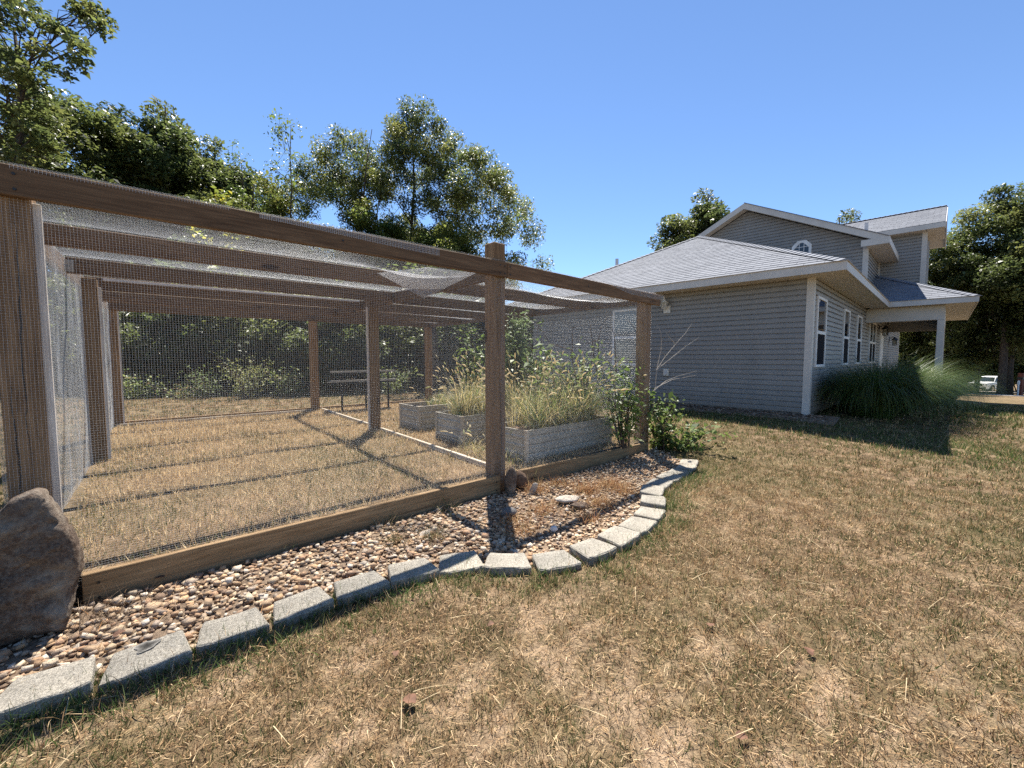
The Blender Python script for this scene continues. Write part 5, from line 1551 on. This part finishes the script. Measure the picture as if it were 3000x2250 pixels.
# ------------------------------------------------------------------ lawn, straw, dry tufts
def outside(x, y):
    s, t = pen_st(x, y); V, U = house_vu(x, y)
    pen_in = (s > PEN_S0 - 0.02) & (s < PEN_S1 + 0.06) & (t > -0.02) & (t < PEN_T1 + 0.06)
    house_in = (V > -0.45) & (V < 21) & (U > -0.05) & (U < 7.2)
    return ~(pen_in | house_in | in_bed(x, y))
def blades(x, y, z, r_, h0, h1, w, colours, leanmax=1.0):
    n = len(x)
    hd = r_.uniform(0, 6.283, n); ln = r_.uniform(0.12, leanmax, n); L = r_.uniform(h0, h1, n)
    dx, dy, dz = np.cos(hd) * np.sin(ln) * L, np.sin(hd) * np.sin(ln) * L, np.cos(ln) * L
    fa = r_.uniform(0, 6.283, n); wx, wy = np.cos(fa) * w * 0.5, np.sin(fa) * w * 0.5
    V = np.zeros((n, 3, 3))
    V[:, 0] = np.stack([x - wx, y - wy, z - 0.004], 1); V[:, 1] = np.stack([x + wx, y + wy, z - 0.004], 1); V[:, 2] = np.stack([x + dx, y + dy, z + dz], 1)
    return V.reshape(-1, 3), np.arange(n * 3).reshape(n, 3), np.repeat(colours[:, None], 3, 1).reshape(-1, 3)
r_ = np.random.default_rng(99)
STRAW = np.array([(0.48, 0.330, 0.175), (0.35, 0.222, 0.115), (0.24, 0.147, 0.075), (0.60, 0.445, 0.265), (0.16, 0.096, 0.052)])
GRASS = np.array([(0.095, 0.105, 0.040), (0.13, 0.13, 0.050), (0.075, 0.095, 0.032), (0.15, 0.14, 0.060)])
LUSH = np.array([(0.07, 0.115, 0.03), (0.09, 0.14, 0.038), (0.055, 0.09, 0.024), (0.125, 0.155, 0.055)])
def lawn_cols(x, y, n):
    V, U = house_vu(x, y)
    db = np.full(n, 9.0)
    for p in bpos: db = np.minimum(db, np.hypot(x - p[0], y - p[1]))
    lush = np.clip(1.15 - db / 0.38, 0, 1) * (0.35 + 0.75 * (fnoise(x * 2.2, y * 2.2, 77) > 0.47))
    lush = np.maximum(lush, np.clip(1.35 - np.abs(V + 1.1) / 1.2, 0, 1) * (U > -5.0) * (U < 7) * 0.85)
    lush = np.maximum(lush, 0.85 * sstep(1.6, 2.6, V) * (U < -0.2) * sstep(-8.0, -3.0, U))
    lush = np.maximum(lush, 0.55 * sstep(8, 14, V))
    lush = np.maximum(lush, 0.42 * sstep(5.0, 8.5, x) * sstep(2.5, 4.5, y))
    patch = fnoise(x * 0.55, y * 0.55, 15) + 0.35 * (fnoise(x * 2.7, y * 2.7, 16) - 0.5)
    gp = 0.62 + 1.2 * (patch - 0.5) + 0.14 * sstep(3.5, 7, np.hypot(x, y))
    k = r_.random(n)
    c = STRAW[r_.integers(0, 5, n)]
    c = np.where((k < gp)[:, None], GRASS[r_.integers(0, 4, n)], c)
    c = np.where((r_.random(n) < lush)[:, None], LUSH[r_.integers(0, 4, n)], c)
    return c * r_.uniform(0.75, 1.2, (n, 1)), lush, patch
parts = []
for r0, r1, dens, h0, h1, w in ((0.6, 2.0, 11000, 0.018, 0.052, 0.0036), (2.0, 3.5, 9000, 0.018, 0.055, 0.0042), (3.5, 6.0, 5000, 0.02, 0.058, 0.0056), (6.0, 10.0, 2300, 0.022, 0.06, 0.0085), (10.0, 20.0, 600, 0.03, 0.075, 0.015)):
    th = R(86) if r1 <= 3.5 else R(68)
    per = 7                                                  # blades grow in small tufts
    n = int(dens / per * th * (r1 * r1 - r0 * r0))
    a = r_.uniform(-th, th, n); rr = np.sqrt(r_.uniform(r0 * r0, r1 * r1, n))
    x, y = rr * np.sin(a), rr * np.cos(a) - 0.15
    ok = outside(x, y) & (r_.random(n) < 1 - 0.7 * bare_mask(x, y))
    x, y = x[ok], y[ok]; n = len(x)
    c, lush, patch = lawn_cols(x, y, n)
    tall = (1 + 0.6 * lush) * r_.uniform(0.6, 1.35, n)
    spread = 0.011 + w * 1.5
    xb = np.repeat(x, per) + r_.normal(0, spread, n * per); yb = np.repeat(y, per) + r_.normal(0, spread, n * per)
    cb = np.repeat(c, per, 0) * r_.uniform(0.65, 1.25, (n * per, 1)); tb = np.repeat(tall, per)
    sw = r_.random(n * per) < 0.25
    cb[sw] = (STRAW[r_.integers(0, 5, n * per)] * r_.uniform(0.75, 1.2, (n * per, 1)))[sw]
    parts.append(blades(xb, yb, ground_z(xb, yb), r_, h0 * tb, h1 * tb, np.full(n * per, w), cb, 1.3))
# thatch: short dead pieces lying flat between the tufts
for r0, r1, dens in ((0.6, 2.2, 3400), (2.2, 4.2, 1600), (4.2, 7.0, 450)):
    th = R(84) if r1 < 3 else R(66); n = int(dens * th * (r1 * r1 - r0 * r0))
    a = r_.uniform(-th, th, n); rr = np.sqrt(r_.uniform(r0 * r0, r1 * r1, n)); x, y = rr * np.sin(a), rr * np.cos(a) - 0.15
    ok = outside(x, y)
    ok &= r_.random(n) > 0.9 * lawn_cols(x, y, n)[1]
    x, y = x[ok], y[ok]; n = len(x)
    c = STRAW[r_.integers(0, 5, n)] * r_.uniform(0.5, 1.2, (n, 1))
    hd = r_.uniform(0, 6.283, n); L = r_.uniform(0.012, 0.05, n); w = 0.0018 + 0.0006 * rr[ok]
    z = ground_z(x, y) + r_.uniform(0.004, 0.014, n)
    V = np.zeros((n, 3, 3)); sx, sy = -np.sin(hd) * w * 0.5, np.cos(hd) * w * 0.5
    V[:, 0] = np.stack([x + sx, y + sy, z], 1); V[:, 1] = np.stack([x - sx, y - sy, z], 1)
    V[:, 2] = np.stack([x + np.cos(hd) * L, y + np.sin(hd) * L, z + r_.uniform(-0.003, 0.012, n)], 1)
    parts.append((V.reshape(-1, 3), np.arange(n * 3).reshape(n, 3), np.repeat(c[:, None], 3, 1).reshape(-1, 3)))
V, F, C = join_arrays(parts)
o = mesh_obj('lawn_grass', fast_mesh('lawn_grass', V, F, C), M['blade'])
tag(o, 'short drought-browned lawn grass with green patches', 'grass', kind='stuff')
# lush blades along the outer edge of the blocks
xs, ys = [], []
for i in range(len(bpos) - 1):
    p, q = bpos[i], bpos[i + 1]
    d = (q - p) / np.linalg.norm(q - p); nrm = np.array([d[1], -d[0]])
    m = int(np.linalg.norm(q - p) * (800 if i < 7 or i > 12 else 350))
    f = r_.random(m); off = 0.10 + np.abs(r_.normal(0, 0.11, m))
    pp = p + (q - p) * f[:, None] + nrm * off[:, None]
    xs.append(pp[:, 0]); ys.append(pp[:, 1])
x, y = np.concatenate(xs), np.concatenate(ys)
k = outside(x, y) & (fnoise(x * 3.1, y * 3.1, 44) > 0.40); x, y = x[k], y[k]; n = len(x)
c = LUSH[r_.integers(0, 4, n)] * r_.uniform(0.6, 1.25, (n, 1))
c = np.where((r_.random(n) < 0.22)[:, None], STRAW[r_.integers(0, 5, n)], c)
b = np.stack([x, y, ground_z(x, y) - 0.004], 1)
V, F, C = curved_strips(b, r_.uniform(0, 6.283, n), r_.uniform(0.035, 0.10, n), r_.uniform(0.0025, 0.0045, n), R(85) - r_.uniform(0, R(55), n), r_.uniform(0, R(70), n), 3, c, c * 1.15, r_.uniform(-1, 1, n))
o = mesh_obj('edge_grass', fast_mesh('edge_grass', V, F, C), M['blade'])
tag(o, 'longer green grass growing along the outside of the edging blocks', 'grass', kind='stuff')
# dry grass on the pen floor
n = 95000
s = r_.uniform(PEN_S0 + 0.08, PEN_S1 - 0.05, n); t = r_.uniform(0.06, PEN_T1 - 0.05, n)
keep = r_.random(n) < np.clip(1.25 - 0.09 * t, 0.5, 1)
s, t = s[keep], t[keep]; n = len(s)
x = PEN_O[0] + s * FD[0] + t * CD[0]; y = PEN_O[1] + s * FD[1] + t * CD[1]
gp = np.clip(0.26 + 1.3 * (fnoise(s * 1.1, t * 1.1, 19) - 0.5) - 0.05 * t, 0.02, 0.7)
SP = np.array([(0.62, 0.46, 0.26), (0.52, 0.38, 0.21), (0.40, 0.275, 0.15), (0.70, 0.55, 0.34), (0.30, 0.20, 0.11)])
c = np.where((r_.random(n) < gp)[:, None], GRASS[r_.integers(0, 4, n)], SP[r_.integers(0, 5, n)]) * r_.uniform(0.75, 1.2, (n, 1))
tl_ = 0.6 + 1.3 * fnoise(s * 3.0, t * 3.0, 27)
A = blades(x, y, pen_floor(s, t), r_, 0.022 * tl_, 0.072 * tl_, 0.003 + 0.0007 * np.hypot(x, y), c, 1.35)
o = mesh_obj('pen_grass', fast_mesh('pen_grass', *A), M['blade'])
tag(o, 'dry straw-coloured grass covering the floor inside the pen', 'grass', kind='stuff')
# loose straws lying on the lawn
n = 300
a = r_.uniform(-R(60), R(60), n); rr = np.sqrt(r_.uniform(1.0, 36, n)); x, y = rr * np.sin(a), rr * np.cos(a)
k = outside(x, y); x, y = x[k], y[k]; n = len(x)
c = np.tile(np.array([(0.62, 0.50, 0.31)]), (n, 1)) * r_.uniform(0.7, 1.15, (n, 1))
V, F, C = curved_strips(np.stack([x, y, ground_z(x, y) + 0.022], 1), r_.uniform(0, 6.283, n), r_.uniform(0.05, 0.19, n), np.full(n, 0.0022), r_.uniform(R(2), R(16), n), r_.uniform(R(2), R(24), n), 4, c, None, r_.uniform(-0.3, 0.3, n))
o = mesh_obj('straw', fast_mesh('straw', V, F, C), M['blade']); tag(o, 'loose pale straws lying on the lawn', 'straw', kind='stuff')
n = 5200
x = r_.uniform(-2.6, 2.8, n); y = r_.uniform(1.4, 6.0, n)
k = in_bed(x, y); x, y = x[k], y[k]; sx_, tx_ = pen_st(x, y)
k = (tx_ < -0.04) & (r_.random(len(x)) < np.clip(0.25 + 0.75 * sstep(-0.6, 0.6, sx_) * (fnoise(x * 3, y * 3, 88) > 0.42), 0, 1)); x, y = x[k], y[k]; n = len(x)
c = np.concatenate([STRAW, np.array([(0.42, 0.22, 0.09), (0.50, 0.33, 0.16)])])[r_.integers(0, 7, n)] * r_.uniform(0.8, 1.25, (n, 1))
V, F, C = curved_strips(np.stack([x, y, base_z(x, y) + r_.uniform(0.03, 0.055, n)], 1), r_.uniform(0, 6.283, n), r_.uniform(0.03, 0.12, n), np.full(n, 0.0028), r_.uniform(R(-4), R(30), n), r_.uniform(R(2), R(60), n), 3, c, None, r_.uniform(-0.6, 0.6, n))
o = mesh_obj('bed_straw', fast_mesh('bed_straw', V, F, C), M['blade']); tag(o, 'dry straw and rusty grass litter lying over the gravel bed', 'straw', kind='stuff')
# dead tufts in the gravel bed
RUST = np.array([(0.34, 0.17, 0.075), (0.42, 0.24, 0.11), (0.50, 0.36, 0.18), (0.28, 0.13, 0.06)])
def tuft(px, py, n, L, spread, pal, name, label, group, z=0.03, sd=0):
    rr_ = np.random.default_rng(500 + sd)
    p = at_z(px, py, z)
    b = np.append(rr_.normal(0, spread, (n, 2)), np.zeros((n, 1)), 1)
    c = pal[rr_.integers(0, len(pal), n)] * rr_.uniform(0.7, 1.2, (n, 1))
    V, F, C = curved_strips(b, rr_.uniform(0, 6.283, n), L * rr_.uniform(0.4, 1.1, n), rr_.uniform(0.0022, 0.0038, n), R(80) - rr_.uniform(0, R(65), n), rr_.uniform(0, R(110), n), 5, c, None, rr_.uniform(-1, 1, n))
    o = mesh_obj(name, fast_mesh(name, V, F, C), M['blade']); o.location = (p[0], p[1], p[2])
    tag(o, label, 'grass tuft', group); return o
G1 = 'rusty dead grass tufts in the gravel bed'
L1 = 'rusty brown tuft of dead grass growing in the gravel bed beside the short board'
for k, (px, py, n, L) in enumerate(((1570, 1440, 260, 0.16), (1640, 1420, 200, 0.15), (1720, 1440, 320, 0.17), (1790, 1425, 360, 0.17), (1830, 1445, 300, 0.15), (1760, 1480, 300, 0.15), (1590, 1500, 220, 0.14), (1530, 1560, 200, 0.13), (1500, 1530, 160, 0.13), (1720, 1520, 160, 0.12))):
    tuft(px, py, n, L, 0.065, RUST, 'dead_grass_tuft', L1, G1, sd=k)
L2 = 'straw-coloured grass tuft in the gravel below the long board'
for k, (px, py, n, L) in enumerate(((1160, 1590, 110, 0.14), (1270, 1580, 120, 0.15), (1120, 1545, 40, 0.12), (1310, 1500, 40, 0.22), (1145, 1530, 30, 0.16), (860, 1600, 30, 0.14))):
    tuft(px, py, n, L, 0.04, np.concatenate([STRAW, GRASS]), 'grass_tuft', L2, 'grass tufts below the long board', sd=30 + k)
tuft(1000 / 2.212 - 120, 1350 + 1000 / 2.212, 130, 0.16, 0.09, np.array([(0.20, 0.14, 0.09), (0.30, 0.22, 0.15), (0.13, 0.09, 0.06)]), 'twig_litter', 'tangle of dry twiggy stalks in the gravel beside the standing stone', None, sd=60)
tuft(1560, 1410, 60, 0.2, 0.03, np.array([(0.30, 0.30, 0.12), (0.36, 0.33, 0.16)]), 'grass_tuft', 'green-tan tuft against the squat brown chunk', None, sd=61)
# curled dead leaves on the lawn
def dead_leaf(px, py, s, seed, label):
    rr_ = np.random.default_rng(seed); p = at_z(px, py, 0.0)
    n = 9
    prof = np.array([0.02, 0.22, 0.34, 0.26, 0.42, 0.34, 0.40, 0.2, 0.01])
    V = []; F = []
    for i in range(n):
        f = i / (n - 1); w = prof[i] * (1 + 0.2 * rr_.normal()) * s
        zc = 0.12 * s * math.sin(f * 2.6)
        V += [((f - 0.5) * s, -w, zc + 0.18 * w + 0.03 * s * rr_.normal()), ((f - 0.5) * s, 0, zc), ((f - 0.5) * s, w, zc + 0.35 * w + 0.03 * s * rr_.normal())]
    for i in range(n - 1):
        F += [(3 * i, 3 * i + 1, 3 * i + 4, 3 * i + 3), (3 * i + 1, 3 * i + 2, 3 * i + 5, 3 * i + 4)]
    o = mesh_obj('dead_leaf', fast_mesh('dead_leaf', np.array(V), np.array(F)), M['deadleaf'])
    o.location = (p[0], p[1], float(ground_z(p[0], p[1])) + 0.02); o.rotation_euler = (rr_.uniform(-0.12, 0.12), rr_.uniform(-0.12, 0.12), rr_.uniform(0, 6))
    tag(o, label, 'leaf', 'dead leaves on the lawn')
dead_leaf(1200, 2105, 0.06, 1, 'largest curled brown oak leaf lying on the bare patch of lawn')
dead_leaf(1438, 1868, 0.035, 2, 'small upright rust-coloured leaf on the lawn in front of the edging blocks')
dead_leaf(2080, 1872, 0.04, 3, 'curled tan leaf on the open lawn among straws')
dead_leaf(2368, 1955, 0.045, 4, 'flat orange-brown leaf on the brown lawn farthest from the edging blocks')
dead_leaf(2170, 2215, 0.04, 5, 'dark curled leaf half sunk in the grass')
dead_leaf(1160, 1960, 0.035, 6, 'pale grey-brown crumpled leaf on bare soil')
# leaves caught in the gravel
for k, (px, py, lab) in enumerate(((470, 1730, 'rust-brown curled leaf caught in the gravel below the long board'), (352, 1900, 'small reddish leaf in the joint between two edging blocks'))):
    dead_leaf(px, py, 0.045, 20 + k, lab)
# bark mulch beside the end wall
n = 1500
v = -np.abs(r_.normal(0, 0.28, n)) - 0.03; u = r_.uniform(-0.35, 4.3, n)
k = v > -0.62; v, u = v[k], u[k]; n = len(v)
xy = HC + v[:, None] * HV + u[:, None] * HU
base = np.stack([xy[:, 0], xy[:, 1], ground_z(xy[:, 0], xy[:, 1]) + 0.02 + 0.07 * sstep(-0.6, 0, v) * r_.random(n)], 1)
MU = np.array([(0.16, 0.11, 0.08), (0.26, 0.19, 0.14), (0.10, 0.07, 0.05), (0.34, 0.27, 0.21)])
V, F, C = stones(base, np.full(n, 0.028), MU, ICO1, r_, flat=0.3)
o = mesh_obj('bark_mulch', fast_mesh('bark_mulch', V, F, C), M['bark_mulch']); tag(o, 'brown bark mulch along the foot of the house end wall', 'mulch', kind='stuff')
# the bed under the mulch
Vb = []
us = np.linspace(-0.5, 4.6, 40)
for uu in us:
    for vv in (-0.62, -0.3, 0.02):
        p = HC + vv * HV + uu * HU; Vb.append((p[0], p[1], float(ground_z(*p)) + 0.012 + 0.06 * float(sstep(-0.62, 0, vv))))
ids = np.arange(120).reshape(40, 3)
F = np.stack([ids[:-1, :-1], ids[:-1, 1:], ids[1:, 1:], ids[1:, :-1]], -1).reshape(-1, 4)
o = mesh_obj('mulch_bed', fast_mesh('mulch_bed', np.array(Vb), F, smooth=True), M['gravelbase']); tag(o, kind='structure')
# ------------------------------------------------------------------ driveway, car, small things far right
Vd = []
for uu in np.linspace(-45, 30, 50):
    for vv in (34.5, 36, 37.5, 39.0):
        v2 = vv + 0.8 * math.sin(uu * 0.12) - 0.02 * uu
        p = house_xy(v2, uu); Vd.append((p[0], p[1], float(ground_z(*p)) + 0.03))
ids = np.arange(200).reshape(50, 4)
F = np.stack([ids[:-1, :-1], ids[:-1, 1:], ids[1:, 1:], ids[1:, :-1]], -1).reshape(-1, 4)
o = mesh_obj('driveway', fast_mesh('driveway', np.array(Vd), F, smooth=True), M['drive']); tag(o, kind='structure')
Vd = []
for uu in np.linspace(-40, 20, 40):
    for vv in (55, 62, 70):
        p = house_xy(vv - 0.02 * uu, uu); Vd.append((p[0], p[1], float(ground_z(*p)) + 0.03))
ids = np.arange(120).reshape(40, 3)
F = np.stack([ids[:-1, :-1], ids[:-1, 1:], ids[1:, 1:], ids[1:, :-1]], -1).reshape(-1, 4)
o = mesh_obj('parking_gravel', fast_mesh('parking_gravel', np.array(Vd), F, smooth=True), M['drive']); tag(o, kind='structure')

def suv(loc, rz):
    e = empty('parked_car', loc, rz, 'white sport utility vehicle parked nose-out beyond the driveway, behind the large trunk', 'car')
    # sections along x (front = -x): x, half width, z floor, z belt, z roof, half width at roof
    body = MB()
    sec = [(-2.52, 0.78, 0.50, 0.92, 0.80), (-2.46, 0.88, 0.36, 1.06, 0.84), (-2.2, 0.96, 0.32, 1.13, 0.90), (-1.2, 1.0, 0.30, 1.20, 0.94), (-0.9, 1.0, 0.30, 1.22, 0.95), (0.6, 1.0, 0.30, 1.22, 0.95), (2.1, 0.99, 0.32, 1.22, 0.94), (2.45, 0.95, 0.36, 1.20, 0.92), (2.55, 0.86, 0.5, 1.1, 0.85)]
    V = []
    for x, w, z0, z1, wt_ in sec:
        for y, z in ((-w * 0.9, z0), (-w, z0 + 0.18), (-w, z1 - 0.28), (-wt_, z1 - 0.04), (-wt_ * 0.9, z1), (wt_ * 0.9, z1), (wt_, z1 - 0.04), (w, z1 - 0.28), (w, z0 + 0.18), (w * 0.9, z0)):
            V.append((x, y, z))
    n = 10; Fq = []
    for i in range(len(sec) - 1):
        for k in range(n): Fq.append((i * n + k, i * n + (k + 1) % n, (i + 1) * n + (k + 1) % n, (i + 1) * n + k))
    Fq += [tuple(range(n)), tuple(range((len(sec) - 1) * n, len(sec) * n))]
    body.add(V, Fq); body.build('body', M['paint'], e, smooth=False)
    cab = MB()
    sec = [(-1.05, 0.90, 1.19, 1.22, 0.88), (-0.25, 0.90, 1.19, 1.83, 0.70), (0.2, 0.91, 1.19, 1.90, 0.72), (1.6, 0.91, 1.19, 1.88, 0.72), (2.2, 0.90, 1.19, 1.80, 0.68), (2.5, 0.88, 1.17, 1.24, 0.84)]
    V = []; Fq = []
    for x, w, z0, z1, wt_ in sec:
        for y, z in ((-w, z0), (-wt_, z1 - 0.05), (-wt_ * 0.85, z1), (wt_ * 0.85, z1), (wt_, z1 - 0.05), (w, z0)): V.append((x, y, z))
    n = 6
    for i in range(len(sec) - 1):
        for k in range(n): Fq.append((i * n + k, i * n + (k + 1) % n, (i + 1) * n + (k + 1) % n, (i + 1) * n + k))
    cab.add(V, Fq); cab.build('roof', M['paint'], e)
    ws = MB().prism([(-1.00, -0.80, 1.245), (-1.00, 0.80, 1.245), (-0.31, 0.62, 1.76), (-0.31, -0.62, 1.76)], (-0.03, 0, 0.025)); ws.build('windshield', M['glass'], e)
    for s in (-1, 1):
        for x0, x1, t0, t1 in ((-0.75, 0.35, -0.22, 0.33), (0.42, 1.35, 0.42, 1.30), (1.42, 2.25, 1.40, 2.05)):
            yb, yt = s * 0.905, s * 0.745
            MB().prism([(x0, yb, 1.26), (x1, yb, 1.26), (t1, yt, 1.76), (t0, yt, 1.76)], (0, s * 0.022, 0.006)).build('side_window', M['glass'], e)
        MB().prism([(-2.50, s * 0.50, 0.86), (-2.44, s * 0.86, 0.86), (-2.38, s * 0.88, 1.02), (-2.46, s * 0.52, 1.02)], (-0.05, s * 0.02, 0.0)).build('headlight', M['lens'], e)
        MB().box(-0.72, -0.55, min(s * 1.0, s * 1.2), max(s * 1.0, s * 1.2), 1.22, 1.36).build('mirror', M['paint'], e, bevel=0.03)
        MB().box(-2.56, -2.50, min(s * 0.5, s * 0.8), max(s * 0.5, s * 0.8), 0.50, 0.58).build('fog_lamp', M['black'], e)
        for x in (-1.55, 1.5):
            wh = bpy.data.objects.new('wheel', None); link(wh, e); wh.location = (x, s * 0.88, 0.40)
            a = MB().tube([(0, -0.14, 0), (0, -0.12, 0), (0, 0.12, 0), (0, 0.14, 0)], [0.33, 0.40, 0.40, 0.33], 20); a.build('tyre', M['tyre'], wh, smooth=False)
            rim = MB().tube([(0, s * 0.10, 0), (0, s * 0.145, 0)], [0.27, 0.25], 16)
            rim.build('rim', M['chrome'], wh)
            for k in range(6):
                aa = k * math.pi / 3
                MB().box(-0.03, 0.03, -0.012, 0.012, 0.04, 0.25).build('spoke', M['chrome'], wh, loc=(0, s * 0.15, 0)).rotation_euler = (0, aa, 0)
            MB().lathe([(0.47, -0.005), (0.47, 0.005)], 20).build('wheel_arch', M['black'], e, loc=(x, s * 1.003, 0.42)).rotation_euler = (R(90), 0, 0)
    MB().box(-2.575, -2.50, -0.48, 0.48, 0.74, 1.02).build('grille', M['black'], e, bevel=0.02)
    MB().box(-2.585, -2.52, -0.53, 0.53, 1.02, 1.055).build('grille_trim', M['chrome'], e)
    MB().box(-2.585, -2.52, -0.53, 0.53, 0.705, 0.74).build('grille_trim', M['chrome'], e)
    MB().box(-2.58, -2.49, -0.80, 0.80, 0.36, 0.48).build('bumper_intake', M['black'], e, bevel=0.02)
    return e
pc = px_xy(2898, 52.5)
suv((pc[0], pc[1], float(ground_z(*pc)) + 0.03), R(18))
# big trunk in front of the car
pt = px_xy(2934, 33.0)
e = empty('tree_stem', (pt[0], pt[1], float(ground_z(*pt))), 0, 'tall straight dark trunk standing between the driveway and the white car', 'tree')
MB().tube([(0, 0, -0.4), (0, 0, 0.3), (0.02, 0, 3), (0.05, 0.05, 6), (0, 0.1, 10)], [0.36, 0.25, 0.23, 0.2, 0.12], 12).build('trunk', M['bark'], e, smooth=True)
o = bpy.data.objects.new('crown', T_OAK2[1]); link(o, e); o.scale = (0.9, 0.9, 0.55); o.location = (0, 0, 5.0)
pt = px_xy(2958, 34.5)
e = empty('tree_stem', (pt[0], pt[1], float(ground_z(*pt))), 0, 'slimmer dark trunk just beside the tall straight trunk', 'tree')
MB().tube([(0, 0, -0.4), (0, 0, 0.3), (-0.02, 0, 3), (0.1, 0.05, 7)], [0.2, 0.15, 0.13, 0.1], 10).build('trunk', M['bark'], e, smooth=True)
o = bpy.data.objects.new('crown', T_OAK[1]); link(o, e); o.scale = (0.6, 0.6, 0.4); o.location = (0, 0, 4.5)
# wooden post with a white pipe
pt = px_xy(2990, 32.0); zg = float(ground_z(*pt))
e = empty('utility_post', (pt[0], pt[1], zg), 0.3, 'rust-brown wooden post with dark band and white pipe at its side', 'post')
MB().box(-0.13, 0.13, -0.13, 0.13, -0.2, 1.72).build('shaft', M['red'], e, bevel=0.01)
MB().box(-0.15, 0.15, -0.15, 0.15, 1.22, 1.40).build('band', M['black'], e)
MB().tube([(-0.26, 0, -0.1), (-0.26, 0, 0.85)], 0.05, 8).build('pipe', M['white'], e)
MB().lathe([(0.07, 0), (0.07, 0.26), (0.03, 0.3)], 10, (-0.26, 0, 0.85)).build('pipe_cap', M['white'], e)
# leaning stake
pt = px_xy(2848, 38); zg = float(ground_z(*pt))
o = MB().tube([(0, 0, 0), (0.15, 0, 0.5), (0.5, 0.0, 1.2)], [0.07, 0.065, 0.055], 6).build('wooden_stake', M['wood_grey']); o.location = (pt[0], pt[1], zg - 0.02)
tag(o, 'pale wooden stake leaning in front of the white car', 'stake')
# low rack in the back corner of the pen
p0 = pen_xy(0.42, 5.72)
e = empty('metal_rack', (p0[0], p0[1], float(pen_floor(0.42, 5.72))), PEN_ROT, 'dark low metal rack with two rails in the back of the pen', 'rack')
for x in (0.12, 0.62, 1.12):
    MB().box(x - 0.016, x + 0.016, -0.016, 0.016, -0.02, 0.62).build('leg', M['black'], e)
for z in (0.60, 0.79):
    MB().box(-0.1, 1.3, -0.02, 0.02, z, z + 0.035).build('rail', M['galv'], e)
MB().box(-0.1, 1.3, -0.022, 0.26, 0.56, 0.595).build('shelf', M['black'], e)
for x in (0.12, 1.12):
    MB().box(x - 0.014, x + 0.014, -0.014, 0.014, 0.62, 0.80).build('upright', M['black'], e)
